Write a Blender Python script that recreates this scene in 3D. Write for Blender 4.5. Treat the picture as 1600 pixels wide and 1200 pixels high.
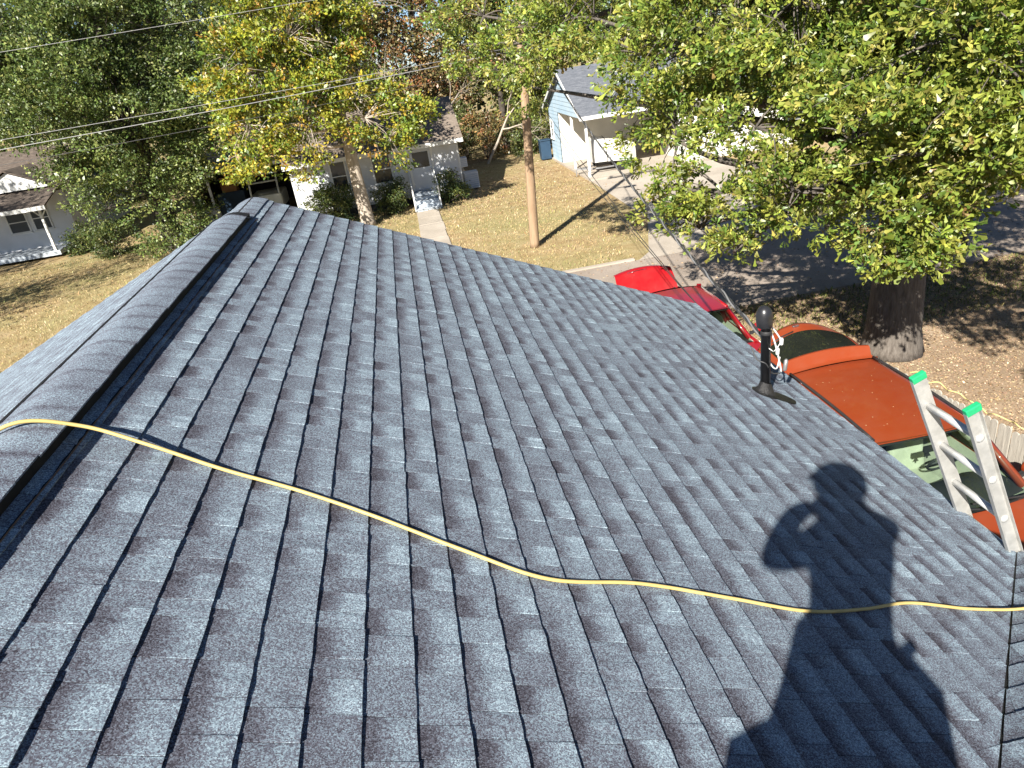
import bpy, bmesh, math, random
import numpy as np
from mathutils import Vector, Matrix

for o in list(bpy.data.objects):
    bpy.data.objects.remove(o)
SC = bpy.context.scene
COL = SC.collection
R = math.radians
random.seed(7)
RNG = np.random.default_rng(11)

# ------------------------------------------------------------------ camera
CAM_R = Vector((0.97690, -0.16260, -0.13850)).normalized()
CAM_U = Vector((0.19450, 0.40940, 0.89140)).normalized()
CAM_F = Vector((0.08820, 0.89770, -0.43160)).normalized()
CAM_POS = Vector((0.0, 0.0, 6.0))
FPX = 1110.0
cam = bpy.data.cameras.new('camera')
cam.sensor_width = 36.0
cam.lens = 36.0 * FPX / 1600.0
cam.clip_start = 0.02
cam.clip_end = 600.0
camo = bpy.data.objects.new('camera', cam)
COL.objects.link(camo)
camo.matrix_world = Matrix(((CAM_R.x, CAM_U.x, -CAM_F.x, CAM_POS.x),
                            (CAM_R.y, CAM_U.y, -CAM_F.y, CAM_POS.y),
                            (CAM_R.z, CAM_U.z, -CAM_F.z, CAM_POS.z),
                            (0, 0, 0, 1)))
SC.camera = camo

# ------------------------------------------------------------------ sky, sun, exposure
SUN_AZ, SUN_EL = 32.4, 35.6          # direction the light travels towards (from +Y to +X) and elevation
world = bpy.data.worlds.new('World')
SC.world = world
world.use_nodes = True
wn = world.node_tree
wn.nodes.clear()
sky = wn.nodes.new('ShaderNodeTexSky')
sky.sky_type = 'NISHITA'
sky.sun_disc = False
sky.sun_elevation = R(SUN_EL)
sky.sun_rotation = R(180 + SUN_AZ)
sky.air_density = 0.55
sky.dust_density = 0.1
sky.ozone_density = 3.0
bg = wn.nodes.new('ShaderNodeBackground')
bg.inputs['Strength'].default_value = 0.05
wo = wn.nodes.new('ShaderNodeOutputWorld')
wn.links.new(sky.outputs[0], bg.inputs[0])
wn.links.new(bg.outputs[0], wo.inputs[0])
sl = bpy.data.lights.new('sun', 'SUN')
sl.energy = 5.0
sl.angle = R(0.53)
sl.color = (1.0, 0.95, 0.87)
so = bpy.data.objects.new('sun', sl)
COL.objects.link(so)
LD = Vector((math.sin(R(SUN_AZ)) * math.cos(R(SUN_EL)), math.cos(R(SUN_AZ)) * math.cos(R(SUN_EL)), -math.sin(R(SUN_EL))))
so.rotation_euler = LD.to_track_quat('-Z', 'Y').to_euler()
so.location = (-20, -30, 40)
SC.render.engine = 'CYCLES'
SC.view_settings.view_transform = 'Standard'
SC.view_settings.look = 'None'
SC.view_settings.gamma = 1.0
SC.view_settings.use_curve_mapping = False
SC.view_settings.exposure = 1.3
SC.cycles.max_bounces = 6
SC.cycles.transparent_max_bounces = 12

# ------------------------------------------------------------------ helpers
def tag(o, label=None, cat=None, group=None, kind=None):
    if label: o['label'] = label
    if cat: o['category'] = cat
    if group: o['group'] = group
    if kind: o['kind'] = kind
    return o

def empty(name, loc=(0, 0, 0), label=None, cat=None, group=None):
    o = bpy.data.objects.new(name, None)
    o.empty_display_size = 0.2
    o.location = loc
    COL.objects.link(o)
    return tag(o, label, cat, group)

def adopt(o, parent):
    """parent while keeping the world position (parents are only translated)"""
    if parent is not None:
        o.parent = parent
        off = Vector((0, 0, 0))
        q = parent
        while q is not None:
            off += q.location
            q = q.parent
        o.location = o.location - off
    return o

def mesh_obj(name, verts, faces, mat, parent=None, smooth=False, kind=None):
    """verts in world coordinates"""
    me = bpy.data.meshes.new(name)
    me.from_pydata([tuple(v) for v in verts], [], faces)
    me.materials.append(mat)
    if smooth:
        me.polygons.foreach_set('use_smooth', [True] * len(me.polygons))
    me.update()
    o = bpy.data.objects.new(name, me)
    COL.objects.link(o)
    if kind: o['kind'] = kind
    return adopt(o, parent)

class MB:
    def __init__(s):
        s.v, s.f = [], []
    def add(s, vs, fs):
        b = len(s.v)
        s.v += [tuple(v) for v in vs]
        s.f += [tuple(b + i for i in f) for f in fs]
        return s
    def box(s, x0, x1, y0, y1, z0, z1):
        return s.add([(x0, y0, z0), (x1, y0, z0), (x1, y1, z0), (x0, y1, z0), (x0, y0, z1), (x1, y0, z1), (x1, y1, z1), (x0, y1, z1)],
                     [(0, 3, 2, 1), (4, 5, 6, 7), (0, 1, 5, 4), (1, 2, 6, 5), (2, 3, 7, 6), (3, 0, 4, 7)])
    def cbox(s, c, half, ax=None):
        c = Vector(c)
        ax = ax or (Vector((1, 0, 0)), Vector((0, 1, 0)), Vector((0, 0, 1)))
        vs = []
        for k in (-1, 1):
            for (i, j) in ((-1, -1), (1, -1), (1, 1), (-1, 1)):
                vs.append(c + ax[0] * i * half[0] + ax[1] * j * half[1] + ax[2] * k * half[2])
        return s.add(vs, [(0, 3, 2, 1), (4, 5, 6, 7), (0, 1, 5, 4), (1, 2, 6, 5), (2, 3, 7, 6), (3, 0, 4, 7)])
    def bar(s, p, q, w, h, up=(0, 0, 1)):
        p, q = Vector(p), Vector(q)
        d = (q - p)
        L = d.length
        d.normalize()
        u = Vector(up)
        sd = d.cross(u)
        if sd.length < 1e-4: sd = d.cross(Vector((1, 0, 0)))
        sd.normalize()
        u = sd.cross(d)
        return s.cbox((p + q) / 2, (w / 2, L / 2, h / 2), (sd, d, u))
    def tube(s, pts, rad, n=8, cap=True):
        pts = [Vector(p) for p in pts]
        if not hasattr(rad, '__len__'): rad = [rad] * len(pts)
        vs, fs = [], []
        prev = None
        for i, p in enumerate(pts):
            a = pts[max(i - 1, 0)]; b = pts[min(i + 1, len(pts) - 1)]
            t = (b - a).normalized()
            if prev is None:
                x = t.cross(Vector((0, 0, 1)))
                if x.length < 1e-3: x = t.cross(Vector((1, 0, 0)))
            else:
                x = prev - t * prev.dot(t)
                if x.length < 1e-5: x = t.cross(Vector((0.3, 1, 0.2)))
            x.normalize(); prev = x
            y = t.cross(x)
            for k in range(n):
                an = 2 * math.pi * k / n
                vs.append(p + (x * math.cos(an) + y * math.sin(an)) * rad[i])
        for i in range(len(pts) - 1):
            for k in range(n):
                a = i * n + k; b = i * n + (k + 1) % n
                fs.append((a, b, b + n, a + n))
        if cap:
            fs.append(tuple(range(n - 1, -1, -1)))
            fs.append(tuple((len(pts) - 1) * n + k for k in range(n)))
        return s.add(vs, fs)
    def lathe(s, base, prof, n=16, axis=(0, 0, 1), cap=True):
        ax = Vector(axis).normalized()
        x = ax.cross(Vector((0, 1, 0)))
        if x.length < 1e-3: x = ax.cross(Vector((1, 0, 0)))
        x.normalize(); y = ax.cross(x)
        base = Vector(base)
        vs, fs = [], []
        for r_, h in prof:
            for k in range(n):
                an = 2 * math.pi * k / n
                vs.append(base + ax * h + (x * math.cos(an) + y * math.sin(an)) * r_)
        for i in range(len(prof) - 1):
            for k in range(n):
                a = i * n + k; b = i * n + (k + 1) % n
                fs.append((a, b, b + n, a + n))
        if cap:
            fs.append(tuple(range(n - 1, -1, -1)))
            fs.append(tuple((len(prof) - 1) * n + k for k in range(n)))
        return s.add(vs, fs)
    def grid(s, rows):
        """rows: list of equally long lists of points"""
        m = len(rows[0])
        vs = [p for r_ in rows for p in r_]
        fs = [(i * m + j, i * m + j + 1, (i + 1) * m + j + 1, (i + 1) * m + j) for i in range(len(rows) - 1) for j in range(m - 1)]
        return s.add(vs, fs)
    def poly(s, pts):
        return s.add(pts, [tuple(range(len(pts)))])
    def prism(s, pts, d):
        """polygon extruded by vector d"""
        n = len(pts); d = Vector(d)
        pts = [Vector(p) for p in pts]
        return s.add(pts + [p + d for p in pts], [tuple(range(n - 1, -1, -1)), tuple(range(n, 2 * n))] + [(i, (i + 1) % n, (i + 1) % n + n, i + n) for i in range(n)])
    def build(s, name, mat, parent=None, smooth=False, kind=None):
        return mesh_obj(name, s.v, s.f, mat, parent, smooth, kind)

def spline(pts, n=6):
    P = [Vector(p) for p in pts]
    P = [P[0] * 2 - P[1]] + P + [P[-1] * 2 - P[-2]]
    out = []
    for i in range(1, len(P) - 2):
        a, b, c, d = P[i - 1:i + 3]
        for k in range(n):
            t = k / n
            out.append(0.5 * ((2 * b) + (c - a) * t + (2 * a - 5 * b + 4 * c - d) * t * t + (3 * b - a - 3 * c + d) * t ** 3))
    out.append(P[-2])
    return out

def soft(o, width=0.01, seg=2):
    m = o.modifiers.new('bevel', 'BEVEL')
    m.width = width; m.segments = seg; m.limit_method = 'ANGLE'; m.angle_limit = R(40)
    return o

# ------------------------------------------------------------------ materials
def new_mat(name):
    m = bpy.data.materials.new(name)
    m.use_nodes = True
    nt = m.node_tree
    b = nt.nodes['Principled BSDF']
    return m, nt, b

def nd(nt, typ, **kw):
    n = nt.nodes.new(typ)
    for k, v in kw.items(): setattr(n, k, v)
    return n

def noise_node(nt, scale, detail=4, rough=0.6, coord='Object', stretch=None):
    tc = nd(nt, 'ShaderNodeTexCoord')
    n = nd(nt, 'ShaderNodeTexNoise')
    n.inputs['Scale'].default_value = scale
    n.inputs['Detail'].default_value = detail
    n.inputs['Roughness'].default_value = rough
    src = tc.outputs[coord]
    if stretch:
        mp = nd(nt, 'ShaderNodeMapping')
        mp.inputs['Scale'].default_value = stretch
        nt.links.new(src, mp.inputs[0]); src = mp.outputs[0]
    nt.links.new(src, n.inputs['Vector'])
    return n

def ramp(nt, src, stops):
    r_ = nd(nt, 'ShaderNodeValToRGB')
    el = r_.color_ramp.elements
    while len(el) < len(stops): el.new(0.5)
    for e, (p, c) in zip(el, stops):
        e.position = p; e.color = (c[0], c[1], c[2], 1)
    nt.links.new(src, r_.inputs[0])
    return r_

def pm(name, c1, c2=None, scale=6, rough=0.6, metal=0.0, bump=0.0, bscale=None, spec=0.5, coat=0.0, lo=0.3, hi=0.7, stretch=None, detail=4):
    m, nt, b = new_mat(name)
    b.inputs['Roughness'].default_value = rough
    b.inputs['Metallic'].default_value = metal
    b.inputs['Specular IOR Level'].default_value = spec
    b.inputs['Coat Weight'].default_value = coat
    if c2 is None: c2 = tuple(x * 0.85 for x in c1)
    n = noise_node(nt, scale, detail=detail, stretch=stretch)
    r_ = ramp(nt, n.outputs[0], [(lo, c1), (hi, c2)])
    nt.links.new(r_.outputs[0], b.inputs['Base Color'])
    if bump:
        n2 = noise_node(nt, bscale or scale * 6, stretch=stretch)
        bp = nd(nt, 'ShaderNodeBump')
        bp.inputs['Strength'].default_value = bump
        bp.inputs['Distance'].default_value = 0.02
        nt.links.new(n2.outputs[0], bp.inputs['Height'])
        nt.links.new(bp.outputs[0], b.inputs['Normal'])
    return m

def mix_rgb(nt, fac, a, b_):
    m = nd(nt, 'ShaderNodeMix', data_type='RGBA')
    for sock, val in ((m.inputs[0], fac), (m.inputs[6], a), (m.inputs[7], b_)):
        if hasattr(val, 'links'): nt.links.new(val, sock)
        elif isinstance(val, (int, float)): sock.default_value = val
        else: sock.default_value = (*val, 1)
    return m.outputs[2]

def math_n(nt, op, a, b_=None, clamp=False):
    m = nd(nt, 'ShaderNodeMath', operation=op, use_clamp=clamp)
    for i, val in enumerate((a, b_)):
        if val is None: continue
        if hasattr(val, 'links'): nt.links.new(val, m.inputs[i])
        else: m.inputs[i].default_value = val
    return m.outputs[0]

def shingle_material(name, shift=0.0):
    m, nt, b = new_mat(name)
    b.inputs['Roughness'].default_value = 0.82
    b.inputs['Specular IOR Level'].default_value = 0.35
    at = nd(nt, 'ShaderNodeAttribute', attribute_name='tone')
    sep = nd(nt, 'ShaderNodeSeparateColor')
    nt.links.new(at.outputs['Color'], sep.inputs[0])
    dk, base, u = sep.outputs[0], sep.outputs[1], sep.outputs[2]
    geo = nd(nt, 'ShaderNodeNewGeometry')
    # mineral granules
    vo = nd(nt, 'ShaderNodeTexVoronoi', feature='F1')
    vo.inputs['Scale'].default_value = 310.0
    nt.links.new(geo.outputs['Position'], vo.inputs['Vector'])
    sv = nd(nt, 'ShaderNodeSeparateColor')
    nt.links.new(vo.outputs['Color'], sv.inputs[0])
    n1 = nd(nt, 'ShaderNodeTexNoise')
    n1.inputs['Scale'].default_value = 9.0; n1.inputs['Detail'].default_value = 3
    nt.links.new(geo.outputs['Position'], n1.inputs['Vector'])
    n2 = nd(nt, 'ShaderNodeTexNoise')
    n2.inputs['Scale'].default_value = 70.0; n2.inputs['Detail'].default_value = 2
    nt.links.new(geo.outputs['Position'], n2.inputs['Vector'])
    # blended shadow granules: dark where the blend starts, paler towards the butt
    grad = nd(nt, 'ShaderNodeMapRange', interpolation_type='SMOOTHSTEP')
    nt.links.new(math_n(nt, 'ADD', u, math_n(nt, 'MULTIPLY', math_n(nt, 'SUBTRACT', n1.outputs[0], 0.5), 0.28)), grad.inputs[0])
    grad.inputs[1].default_value = 0.18; grad.inputs[2].default_value = 0.72
    grad.inputs[3].default_value = -0.31; grad.inputs[4].default_value = 0.13
    g = math_n(nt, 'MULTIPLY', grad.outputs[0], dk)
    g = math_n(nt, 'ADD', g, math_n(nt, 'SUBTRACT', base, 0.5))
    g = math_n(nt, 'ADD', g, math_n(nt, 'MULTIPLY', math_n(nt, 'SUBTRACT', n1.outputs[0], 0.5), 0.12))
    g = math_n(nt, 'ADD', g, math_n(nt, 'MULTIPLY', math_n(nt, 'SUBTRACT', n2.outputs[0], 0.5), 0.16))
    g = math_n(nt, 'ADD', g, math_n(nt, 'MULTIPLY', math_n(nt, 'SUBTRACT', sv.outputs[0], 0.5), 0.50))
    g = math_n(nt, 'ADD', g, 0.455 + shift, clamp=True)
    r_ = ramp(nt, g, [(0.04, (0.030, 0.027, 0.036)), (0.28, (0.090, 0.088, 0.110)), (0.48, (0.160, 0.185, 0.228)), (0.68, (0.265, 0.35, 0.405)), (0.95, (0.54, 0.67, 0.73))])
    nt.links.new(r_.outputs[0], b.inputs['Base Color'])
    bp = nd(nt, 'ShaderNodeBump')
    bp.inputs['Strength'].default_value = 0.55
    bp.inputs['Distance'].default_value = 0.0016
    nt.links.new(sv.outputs[1], bp.inputs['Height'])
    bp2 = nd(nt, 'ShaderNodeBump')
    bp2.inputs['Strength'].default_value = 0.35
    bp2.inputs['Distance'].default_value = 0.01
    nt.links.new(n1.outputs[0], bp2.inputs['Height'])
    nt.links.new(bp.outputs[0], bp2.inputs['Normal'])
    nt.links.new(bp2.outputs[0], b.inputs['Normal'])
    return m

def leaf_material(name, trans=0.32, rough=0.42, spec=0.5):
    m, nt, b = new_mat(name)
    at = nd(nt, 'ShaderNodeAttribute', attribute_name='tone')
    nt.links.new(at.outputs['Color'], b.inputs['Base Color'])
    b.inputs['Roughness'].default_value = rough
    b.inputs['Specular IOR Level'].default_value = spec
    tr = nd(nt, 'ShaderNodeBsdfTranslucent')
    hs = nd(nt, 'ShaderNodeHueSaturation')
    hs.inputs['Value'].default_value = 1.5
    hs.inputs['Saturation'].default_value = 1.1
    nt.links.new(at.outputs['Color'], hs.inputs['Color'])
    nt.links.new(hs.outputs[0], tr.inputs[0])
    mx = nd(nt, 'ShaderNodeMixShader')
    mx.inputs[0].default_value = trans
    nt.links.new(b.outputs[0], mx.inputs[1]); nt.links.new(tr.outputs[0], mx.inputs[2])
    nt.links.new(mx.outputs[0], nt.nodes['Material Output'].inputs[0])
    return m

def pane_material(name, tint, gloss=0.12):
    m, nt, b = new_mat(name)
    nt.nodes.remove(b)
    t = nd(nt, 'ShaderNodeBsdfTransparent'); t.inputs[0].default_value = (*tint, 1)
    g = nd(nt, 'ShaderNodeBsdfGlossy'); g.inputs['Roughness'].default_value = 0.02
    fr = nd(nt, 'ShaderNodeFresnel'); fr.inputs[0].default_value = 1.5
    f = math_n(nt, 'ADD', fr.outputs[0], gloss, clamp=True)
    mx = nd(nt, 'ShaderNodeMixShader')
    nt.links.new(f, mx.inputs[0]); nt.links.new(t.outputs[0], mx.inputs[1]); nt.links.new(g.outputs[0], mx.inputs[2])
    nt.links.new(mx.outputs[0], nt.nodes['Material Output'].inputs[0])
    return m

def lawn_material():
    m, nt, b = new_mat('dormant_lawn')
    b.inputs['Roughness'].default_value = 0.95
    b.inputs['Specular IOR Level'].default_value = 0.1
    big = noise_node(nt, 0.22, 5, 0.65)
    mid = noise_node(nt, 1.7, 5, 0.7)
    fine = noise_node(nt, 28, 4, 0.7)
    c = ramp(nt, mid.outputs[0], [(0.3, (0.25, 0.165, 0.085)), (0.5, (0.37, 0.275, 0.145)), (0.72, (0.43, 0.345, 0.21))])
    gr = ramp(nt, big.outputs[0], [(0.42, (0, 0, 0)), (0.66, (1, 1, 1))])
    c2 = mix_rgb(nt, math_n(nt, 'MULTIPLY', gr.outputs[0], 0.7), c.outputs[0], (0.28, 0.275, 0.12))
    fr = ramp(nt, fine.outputs[0], [(0.3, (0.62, 0.6, 0.56)), (0.6, (1.1, 1.1, 1.1))])
    mm = nd(nt, 'ShaderNodeMix', data_type='RGBA', blend_type='MULTIPLY')
    mm.inputs[0].default_value = 1.0
    nt.links.new(c2, mm.inputs[6]); nt.links.new(fr.outputs[0], mm.inputs[7])
    nt.links.new(mm.outputs[2], b.inputs['Base Color'])
    bp = nd(nt, 'ShaderNodeBump'); bp.inputs['Strength'].default_value = 0.7; bp.inputs['Distance'].default_value = 0.03
    nt.links.new(fine.outputs[0], bp.inputs['Height']); nt.links.new(bp.outputs[0], b.inputs['Normal'])
    return m

def paving_material(name, a, c, d, rough=0.9):
    m, nt, b = new_mat(name)
    b.inputs['Roughness'].default_value = rough
    b.inputs['Specular IOR Level'].default_value = 0.25
    big = noise_node(nt, 0.5, 6, 0.7)
    fine = noise_node(nt, 60, 3, 0.7)
    c1 = ramp(nt, big.outputs[0], [(0.3, a), (0.55, c), (0.75, d)])
    fr = ramp(nt, fine.outputs[0], [(0.3, (0.7, 0.7, 0.7)), (0.7, (1.12, 1.12, 1.12))])
    mm = nd(nt, 'ShaderNodeMix', data_type='RGBA', blend_type='MULTIPLY'); mm.inputs[0].default_value = 1
    nt.links.new(c1.outputs[0], mm.inputs[6]); nt.links.new(fr.outputs[0], mm.inputs[7])
    nt.links.new(mm.outputs[2], b.inputs['Base Color'])
    bp = nd(nt, 'ShaderNodeBump'); bp.inputs['Strength'].default_value = 0.4; bp.inputs['Distance'].default_value = 0.01
    nt.links.new(fine.outputs[0], bp.inputs['Height']); nt.links.new(bp.outputs[0], b.inputs['Normal'])
    return m

def paint_material(name, col, dirt, coat=0.6, rough=0.35, metal=0.0):
    """car paint with a film of dust"""
    m, nt, b = new_mat(name)
    n = noise_node(nt, 3.0, 6, 0.7)
    r_ = ramp(nt, n.outputs[0], [(0.35, (0, 0, 0)), (0.75, (1, 1, 1))])
    c = mix_rgb(nt, math_n(nt, 'MULTIPLY', r_.outputs[0], 0.28), col, dirt)
    nt.links.new(c, b.inputs['Base Color'])
    rr = nd(nt, 'ShaderNodeMapRange'); nt.links.new(n.outputs[0], rr.inputs[0])
    rr.inputs[3].default_value = rough - 0.12; rr.inputs[4].default_value = rough + 0.22
    nt.links.new(rr.outputs[0], b.inputs['Roughness'])
    b.inputs['Metallic'].default_value = metal
    b.inputs['Coat Weight'].default_value = coat
    b.inputs['Coat Roughness'].default_value = 0.08
    return m

def shingle_far_material(name, a, c, d, axis='X'):
    """roof seen from too far to tell single shingles apart"""
    m, nt, b = new_mat(name)
    b.inputs['Roughness'].default_value = 0.9
    n = noise_node(nt, 4.0, 5, 0.75, stretch=(1, 2.5, 2.5))
    f = noise_node(nt, 40.0, 3, 0.7)
    c1 = ramp(nt, n.outputs[0], [(0.3, a), (0.5, c), (0.7, d)])
    fr = ramp(nt, f.outputs[0], [(0.3, (0.7, 0.7, 0.7)), (0.7, (1.15, 1.15, 1.15))])
    mm = nd(nt, 'ShaderNodeMix', data_type='RGBA', blend_type='MULTIPLY'); mm.inputs[0].default_value = 1
    nt.links.new(c1.outputs[0], mm.inputs[6]); nt.links.new(fr.outputs[0], mm.inputs[7])
    nt.links.new(mm.outputs[2], b.inputs['Base Color'])
    return m

M = {}
M['shingle'] = shingle_material('granule_shingle')
M['cap'] = shingle_material('granule_ridge_cap', 0.0)
M['underlay'] = pm('black_underlayment', (0.012, 0.012, 0.014), (0.02, 0.02, 0.022), 8, 0.9)
M['vent'] = pm('black_vent_plastic', (0.010, 0.010, 0.011), (0.018, 0.018, 0.018), 20, 0.75, spec=0.2)
M['vent_edge'] = pm('brown_flange', (0.16, 0.09, 0.05), (0.10, 0.06, 0.035), 20, 0.7)
M['drip'] = pm('drip_edge_metal', (0.10, 0.10, 0.11), (0.06, 0.06, 0.065), 6, 0.45, metal=0.6)
M['trim'] = pm('white_trim_paint', (0.78, 0.78, 0.76), (0.66, 0.66, 0.63), 2.5, 0.6)
M['siding_white'] = pm('white_siding', (0.66, 0.67, 0.69), (0.55, 0.56, 0.57), 1.2, 0.65)
M['siding_cream'] = pm('cream_siding', (0.74, 0.72, 0.65), (0.62, 0.60, 0.53), 1.2, 0.65)
M['siding_blue'] = pm('pale_blue_siding', (0.30, 0.43, 0.54), (0.42, 0.52, 0.60), 1.0, 0.65)
M['crawl'] = pm('dark_crawlspace_block', (0.10, 0.095, 0.09), (0.06, 0.055, 0.05), 3, 0.9)
M['roof_grey'] = shingle_far_material('far_grey_shingle', (0.075, 0.085, 0.10), (0.12, 0.13, 0.15), (0.18, 0.19, 0.21))
M['roof_brown'] = shingle_far_material('far_brown_shingle', (0.13, 0.10, 0.08), (0.20, 0.16, 0.125), (0.30, 0.25, 0.20))
M['roof_dark'] = shingle_far_material('far_dark_brown_shingle', (0.055, 0.042, 0.035), (0.095, 0.073, 0.058), (0.17, 0.135, 0.105))
M['pane'] = pm('dark_window_pane', (0.02, 0.028, 0.035), (0.03, 0.04, 0.045), 2, 0.08, spec=0.6)
M['screen'] = pm('window_screen', (0.05, 0.06, 0.07), (0.035, 0.04, 0.045), 3, 0.5)
M['door'] = pm('pale_door_paint', (0.60, 0.63, 0.67), (0.52, 0.55, 0.60), 2, 0.5)
M['step'] = pm('grey_blue_step_boards', (0.52, 0.57, 0.62), (0.40, 0.45, 0.50), 5, 0.6)
M['concrete'] = paving_material('old_concrete', (0.34, 0.295, 0.24), (0.45, 0.395, 0.325), (0.53, 0.47, 0.395))
M['road'] = paving_material('worn_asphalt', (0.25, 0.205, 0.165), (0.34, 0.285, 0.235), (0.42, 0.35, 0.29))
M['lawn'] = lawn_material()
M['litter'] = paving_material('leaf_strewn_dirt', (0.20, 0.14, 0.09), (0.34, 0.25, 0.165), (0.46, 0.36, 0.25))
M['leaf'] = leaf_material('leaf', 0.25, 0.4, 0.5)
M['leaf_far'] = leaf_material('leaf_distant', 0.17, 0.42, 0.5)
M['dry'] = leaf_material('dry_leaf', 0.1, 0.8, 0.15)
M['bark'] = pm('grey_oak_bark', (0.155, 0.135, 0.115), (0.07, 0.058, 0.047), 9, 0.95, bump=0.9, bscale=14, stretch=(3, 3, 0.5))
M['bark_pale'] = pm('pale_smooth_bark', (0.50, 0.43, 0.35), (0.28, 0.235, 0.185), 6, 0.9, bump=0.4, bscale=20, stretch=(2, 2, 0.6))
M['bark_dark'] = pm('dark_bark', (0.085, 0.07, 0.055), (0.045, 0.037, 0.03), 6, 0.95)
M['pole'] = pm('weathered_pine_pole', (0.36, 0.25, 0.155), (0.24, 0.155, 0.09), 3, 0.85, bump=0.5, bscale=18, stretch=(6, 6, 0.35))
M['wire'] = pm('grey_aluminium_wire', (0.27, 0.27, 0.27), (0.20, 0.20, 0.20), 20, 0.55, metal=0.3)
M['wire_dark'] = pm('black_insulated_wire', (0.03, 0.03, 0.032), (0.05, 0.05, 0.05), 20, 0.5)
M['wire_white'] = pm('white_connector_sleeve', (0.70, 0.70, 0.68), (0.55, 0.55, 0.53), 12, 0.5)
M['mast'] = pm('black_painted_pipe', (0.012, 0.012, 0.014), (0.025, 0.025, 0.027), 10, 0.32, spec=0.6)
M['tar'] = pm('roofing_tar', (0.010, 0.010, 0.011), (0.022, 0.021, 0.020), 14, 0.45, bump=0.6)
M['alu'] = pm('worn_aluminium', (0.60, 0.59, 0.56), (0.42, 0.415, 0.39), 11, 0.45, metal=0.5, bump=0.08, bscale=60)
M['rung'] = pm('brushed_aluminium_rung', (0.68, 0.68, 0.66), (0.56, 0.56, 0.54), 22, 0.42, metal=0.4)
M['green'] = pm('green_plastic_cap', (0.015, 0.40, 0.16), (0.02, 0.30, 0.12), 40, 0.45)
M['hose'] = pm('yellow_air_hose', (0.60, 0.45, 0.16), (0.50, 0.37, 0.13), 12, 0.5)
M['orange'] = paint_material('orange_car_paint', (0.23, 0.034, 0.008), (0.24, 0.08, 0.04), 0.35, 0.42)
M['red'] = paint_material('red_car_paint', (0.30, 0.005, 0.010), (0.22, 0.03, 0.025), 0.8, 0.3)
M['black_plastic'] = pm('black_plastic', (0.018, 0.018, 0.019), (0.03, 0.03, 0.03), 14, 0.55)
M['rubber'] = pm('tyre_rubber', (0.015, 0.015, 0.015), (0.03, 0.028, 0.026), 10, 0.9)
M['rim'] = pm('alloy_rim', (0.60, 0.60, 0.61), (0.5, 0.5, 0.51), 10, 0.3, metal=0.9)
M['chrome'] = pm('chrome', (0.80, 0.80, 0.80), (0.7, 0.7, 0.7), 10, 0.12, metal=1.0)
M['glass'] = pane_material('car_glass', (0.72, 0.82, 0.75), 0.03)
M['tint'] = pm('tinted_rear_glass', (0.010, 0.012, 0.010), (0.014, 0.016, 0.013), 4, 0.04, spec=0.8)
M['seat'] = pm('beige_seat_cloth', (0.47, 0.48, 0.39), (0.38, 0.39, 0.31), 8, 0.85)
M['dash'] = pm('charcoal_dashboard', (0.028, 0.03, 0.03), (0.04, 0.04, 0.042), 10, 0.6)
M['lamp'] = pm('lamp_lens', (0.55, 0.56, 0.58), (0.42, 0.43, 0.45), 8, 0.1, spec=0.9)
M['tail'] = pm('red_tail_lens', (0.30, 0.01, 0.01), (0.22, 0.01, 0.01), 8, 0.15, spec=0.8)
M['fence'] = pm('weathered_fence_board', (0.42, 0.39, 0.33), (0.29, 0.265, 0.225), 5, 0.9, bump=0.3, bscale=20, stretch=(6, 6, 0.6))
M['rope'] = pm('yellow_rope', (0.66, 0.55, 0.22), (0.52, 0.42, 0.16), 30, 0.8)
M['tarp'] = pm('white_boat_cover', (0.66, 0.65, 0.60), (0.50, 0.49, 0.45), 3, 0.7, bump=0.5, bscale=5)
M['galv'] = pm('galvanised_steel', (0.36, 0.36, 0.36), (0.25, 0.25, 0.25), 10, 0.5, metal=0.6)
M['blue_bin'] = pm('blue_bin_plastic', (0.022, 0.055, 0.10), (0.016, 0.04, 0.075), 4, 0.5)
M['bin_grey'] = pm('grey_bin_plastic', (0.40, 0.42, 0.43), (0.30, 0.32, 0.33), 4, 0.6)
M['brick'] = pm('brown_brick', (0.30, 0.13, 0.07), (0.20, 0.085, 0.05), 12, 0.9)
M['cloth'] = pm('work_clothes', (0.06, 0.07, 0.09), (0.04, 0.045, 0.06), 8, 0.9)
M['skin'] = pm('skin', (0.42, 0.24, 0.16), (0.36, 0.20, 0.13), 10, 0.55)
M['leather'] = pm('tan_leather', (0.20, 0.10, 0.04), (0.14, 0.07, 0.03), 10, 0.7)
M['cream'] = pm('cream_vehicle_paint', (0.62, 0.62, 0.52), (0.50, 0.50, 0.42), 4, 0.5)

# ------------------------------------------------------------------ the setting: ground, street, drives
def sheet(name, pts, z, mat, kind='structure'):
    o = MB().poly([(x, y, z) for x, y in pts]).build(name, mat)
    o['kind'] = kind
    return o

sheet('ground', [(-300, -300), (300, -300), (300, 500), (-300, 500)], 0.0, M['lawn'])
sheet('road', [(-120, 14.1), (120, 14.1), (120, 18.75), (-120, 18.75)], 0.008, M['road'])
sheet('yard_dirt', [(2.2, 2.0), (26, 2.0), (30, 8), (30, 14.1), (2.2, 14.1)], 0.004, M['litter'])
sheet('driveway', [(2.6, 3.2), (6.05, 3.2), (6.05, 14.1), (6.9, 14.3), (2.2, 14.3), (2.6, 13.6)], 0.012, M['concrete'])
sheet('neighbour_driveway', [(5.9, 18.7), (6.4, 19.3), (7.65, 23.0), (7.85, 31.0), (13.5, 31.0), (13.5, 27.0), (11.2, 22.5), (11.2, 19.3), (11.8, 18.7)], 0.014, M['concrete'])
slab = MB().box(7.8, 13.6, 31.0, 38.9, 0.0, 0.09).build('carport_slab', M['concrete']); slab['kind'] = 'structure'
wk = empty('walkway', (0.55, 19.2, 0)); wk['kind'] = 'structure'
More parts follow.
